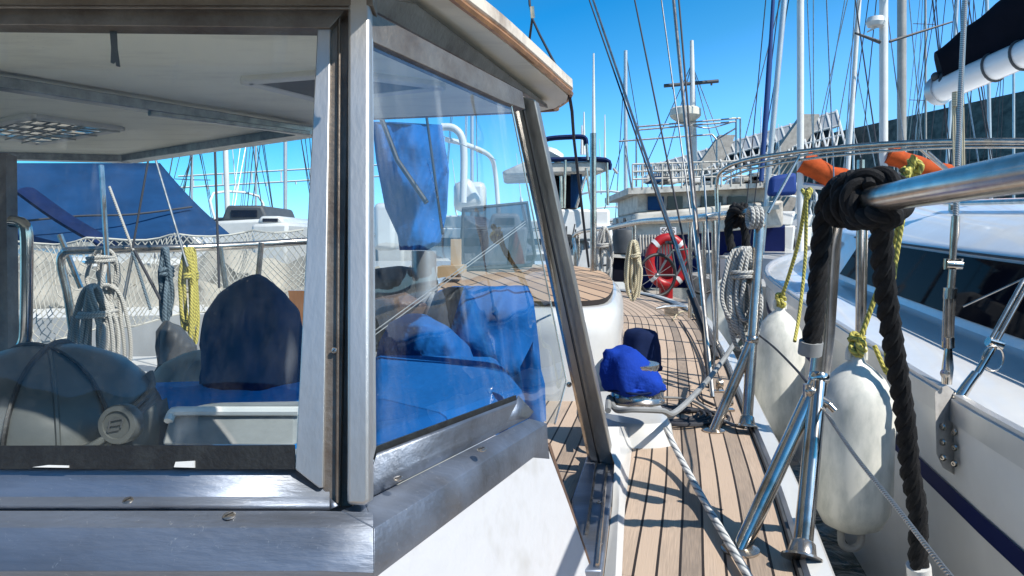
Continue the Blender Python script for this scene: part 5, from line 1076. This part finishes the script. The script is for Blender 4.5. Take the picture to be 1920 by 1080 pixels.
# ================================================================ more of the marina
bw = MB(); bw.prism([V((-260, 150, -1.5)), V((40, 150, -1.5)), V((40, 150, 2.1)), V((-260, 150, 1.7))], V((0, 5, 0)))
tag(bw.build('breakwater', M['quay']), 'long low pale breakwater along the horizon', 'breakwater')
def cruiser(px_, Y, L_, lab, cab, seed, deg=0, top=True):
    X = (px_-960)/F*Y; rd = random.Random(seed); root = thing('motor_cruiser', (X, Y, WZ), lab, 'motorboat', 'motor cruisers moored further off')
    ca_, sa_ = math.cos(R(deg)), math.sin(R(deg))
    def Q(a, b, c): return V((X+a*ca_-b*sa_, Y+a*sa_+b*ca_, c))
    m = MB(); hp = []
    for k in range(13):
        t = k/12; b_ = L_*.17*(1 if t < .5 else max(.02, 1-((t-.5)/.5)**2.2)); z = .05+.45*t*t; a = L_*(t-.5)
        hp.append([Q(a-.15*b_, b_*.5, WZ-.1), Q(a, b_, z), Q(a, b_*.93, z+.06), Q(a, 0, z+.12), Q(a, -b_*.93, z+.06), Q(a, -b_, z), Q(a-.15*b_, -b_*.5, WZ-.1)])
    m.grid(hp); m.poly(hp[0]); m.build('hull', M['gel'], root, ang=35)
    m = MB(); w_ = L_*.12
    for (x0, x1, x2, x3, z0, z1) in ((-.28, .22, .08, -.25, .15, .95),) + (((-.25, .05, -.02, -.22, .95, 1.25),) if top else ()):
        m.prism([Q(x0*L_, w_, z0), Q(x1*L_, w_, z0), Q(x2*L_, w_*.9, z1), Q(x3*L_, w_*.9, z1)], Q(0, -2*w_*.95, 0)-Q(0, 0, 0))
    cb = m.build('cabin', M[cab], root, bevel=.04)
    for sd_ in (1, -1):
        m = MB(); m.prism([Q(-.22*L_, sd_*(w_*.97+.01), .50), Q(.13*L_, sd_*(w_*.97+.01), .50), Q(.09*L_, sd_*(w_*.92+.015), .80), Q(-.20*L_, sd_*(w_*.92+.015), .80)], Q(0, sd_*.015, 0)-Q(0, 0, 0)); m.build('window', M['dark'], cb)
    m = MB(); pts = [Q(.02*L_, w_, .2), Q(.02*L_, w_, .75), Q(.3*L_, w_*.9, .95), Q(.5*L_, 0, 1.1), Q(.3*L_, -w_*.9, .95), Q(.02*L_, -w_, .75)]; m.tube(pts, .018, 6, 3)
    for k in (.1, .2, .3, .4): 
        for sd_ in (1, -1): m.tube([Q(k*L_, sd_*w_*(1-(k*1.3)**2), .2), Q(k*L_, sd_*w_*(1-(k*1.6)**2), .9)], .014, 5)
    m.build('pulpit', M['polish'], root)
    m = MB(); m.tube([Q(-.2*L_, w_, 1.2), Q(-.22*L_, w_*.9, 1.9), Q(-.22*L_, -w_*.9, 1.9), Q(-.2*L_, -w_, 1.2)], .035, 8, 3); m.tube([Q(-.22*L_, 0, 1.9), Q(-.24*L_, 0, 3.4)], [.02, .008], 6); m.build('arch', M['white'], root)
    return root
for i, a in enumerate(((330, 17, 6, 'white cruiser beneath the blue awning edge', 'gel', 0), (395, 24, 8, 'white cruiser with flybridge left of the window post', 'gel', 20), (520, 20, 7, 'grey topped cruiser just left of the window post', 'dgrey', -30), (705, 21, 7, 'cruiser showing between corner post and blue sleeve', 'gel', 15),
    (900, 19, 7, 'white cruiser seen through the corner window behind the smoked hood', 'gel', -20), (965, 26, 9, 'large cruiser behind the door post', 'dirty', 10), (1080, 24, 8, 'cruiser hidden behind the motor yacht', 'gel', 0), (1165, 22, 7, 'small cruiser between motor yacht and trawler', 'gel', 60), (1160, 32, 9, 'farthest cruiser in the gap beside the trawler', 'gel', 80),
    (1425, 17, 6, 'white cruiser behind the white rope coil', 'gel', 70), (1520, 19, 7, 'white cruiser beneath the orange sail cover', 'gel', 40), (1400, 24, 8, 'white cruiser beyond the furled blue sail', 'dirty', 100), (1640, 24, 8, 'white cruiser at the foot of the thick white mast', 'gel', 15), (1780, 26, 8, 'white cruiser at the foot of the sea wall', 'gel', -10))):
    cruiser(a[0], a[1], a[2], a[3], a[4], i, a[5])
for i, a in enumerate(((1735, 40, -100, 'sailboat mast beside the tip of the boom'), (360, 34, 200, 'sailboat mast behind the edge of the blue awning'))):
    mast_boat(a[0], a[1], a[2], .025+.0008*a[1], 'alu' if i % 2 else 'mastg', a[3], seed=60+i, rigs=7, boom=(-.3, -2.5, 1.1, 0), cover_c=('navy', 'sail', 'awn', 'dirty')[i % 4], spreaders=((.5, .8), (.75, .6)))
# dressed rigging foot on our side deck: blocks, fittings and a few loose ends
rd = random.Random(21)
for i, (x, y) in enumerate(((1318, 640), (1330, 690), (1345, 735), (1306, 600), (1362, 770))):
    p = D(x, y, .0); m = MB(); m.lathe([(.010, 0), (.018, .004), (.018, .016), (.010, .02)], p+V((0, 0, .03)), (1, .3, .2), 14); m.tube([p, p+V((0, 0, .03)), p+V((.02, .02, .05))], .006, 6); m.box(p+V((0, 0, .004)), (.05, .03, .006)); m.build('deck_block', M['dline'] if i % 2 else M['polish'], yacht)
for i, (pts, lab, mt_) in enumerate((([(1275, 600), (1300, 640), (1322, 700), (1310, 740), (1340, 760)], 'thin dark line lying along the toe rail by the shrouds', 'dline'), ([(1245, 745), (1300, 752), (1360, 790), (1395, 802)], 'thin grey line from winch to stanchion foot', 'grey'), ([(1262, 600), (1275, 585), (1300, 590), (1330, 640)], 'short cream line by the deck cleat', 'crope'))):
    tag(MB().tube([D(x, y, .010) for x, y in pts], .005, 6, 6).build('loose_line', M[mt_]), lab, 'rope')
for (a, b, Y0, Y1_) in (((1240, 0), (1322, 600), 4.4, 3.3), ((1320, 330), (1340, 640), 3.2, 3.0), ((1350, 380), (1338, 700), 2.9, 2.8)): wire('shroud', P(*a, Y0), P(*b, Y1_), .004, 'galv')

drape('dark_tarpaulin', [(690, 505), (750, 498), (815, 508), (830, 560), (820, 640), (690, 640)], 3.5, .4, 'dgrey', 'dark crumpled tarpaulin behind the blue wheel cover', 'tarpaulin', .08, sd=14)
drape('brown_locker_cover', [(700, 560), (760, 548), (800, 570), (800, 660), (700, 660)], 3.0, .2, 'brown', 'brown folded cover below the dark tarpaulin', 'canvas cover', .06, sd=17)
# hem, seam and drawcord on the covers near the winch and helm
for (p0_, r0_, lab_) in ((wp1+V((-.004, 0, .040)), .086, 'hem'),):
    m = MB(); m.tube([p0_+V((math.cos(a)*r0_, math.sin(a)*r0_, .003*math.sin(a*5))) for a in [j*math.pi/14 for j in range(28)]], .0035, 6, closed=True)
    par = [o for o in bpy.data.objects if o.name == 'winch_cover'][0]; m.build('drawcord', M['navy'], par)
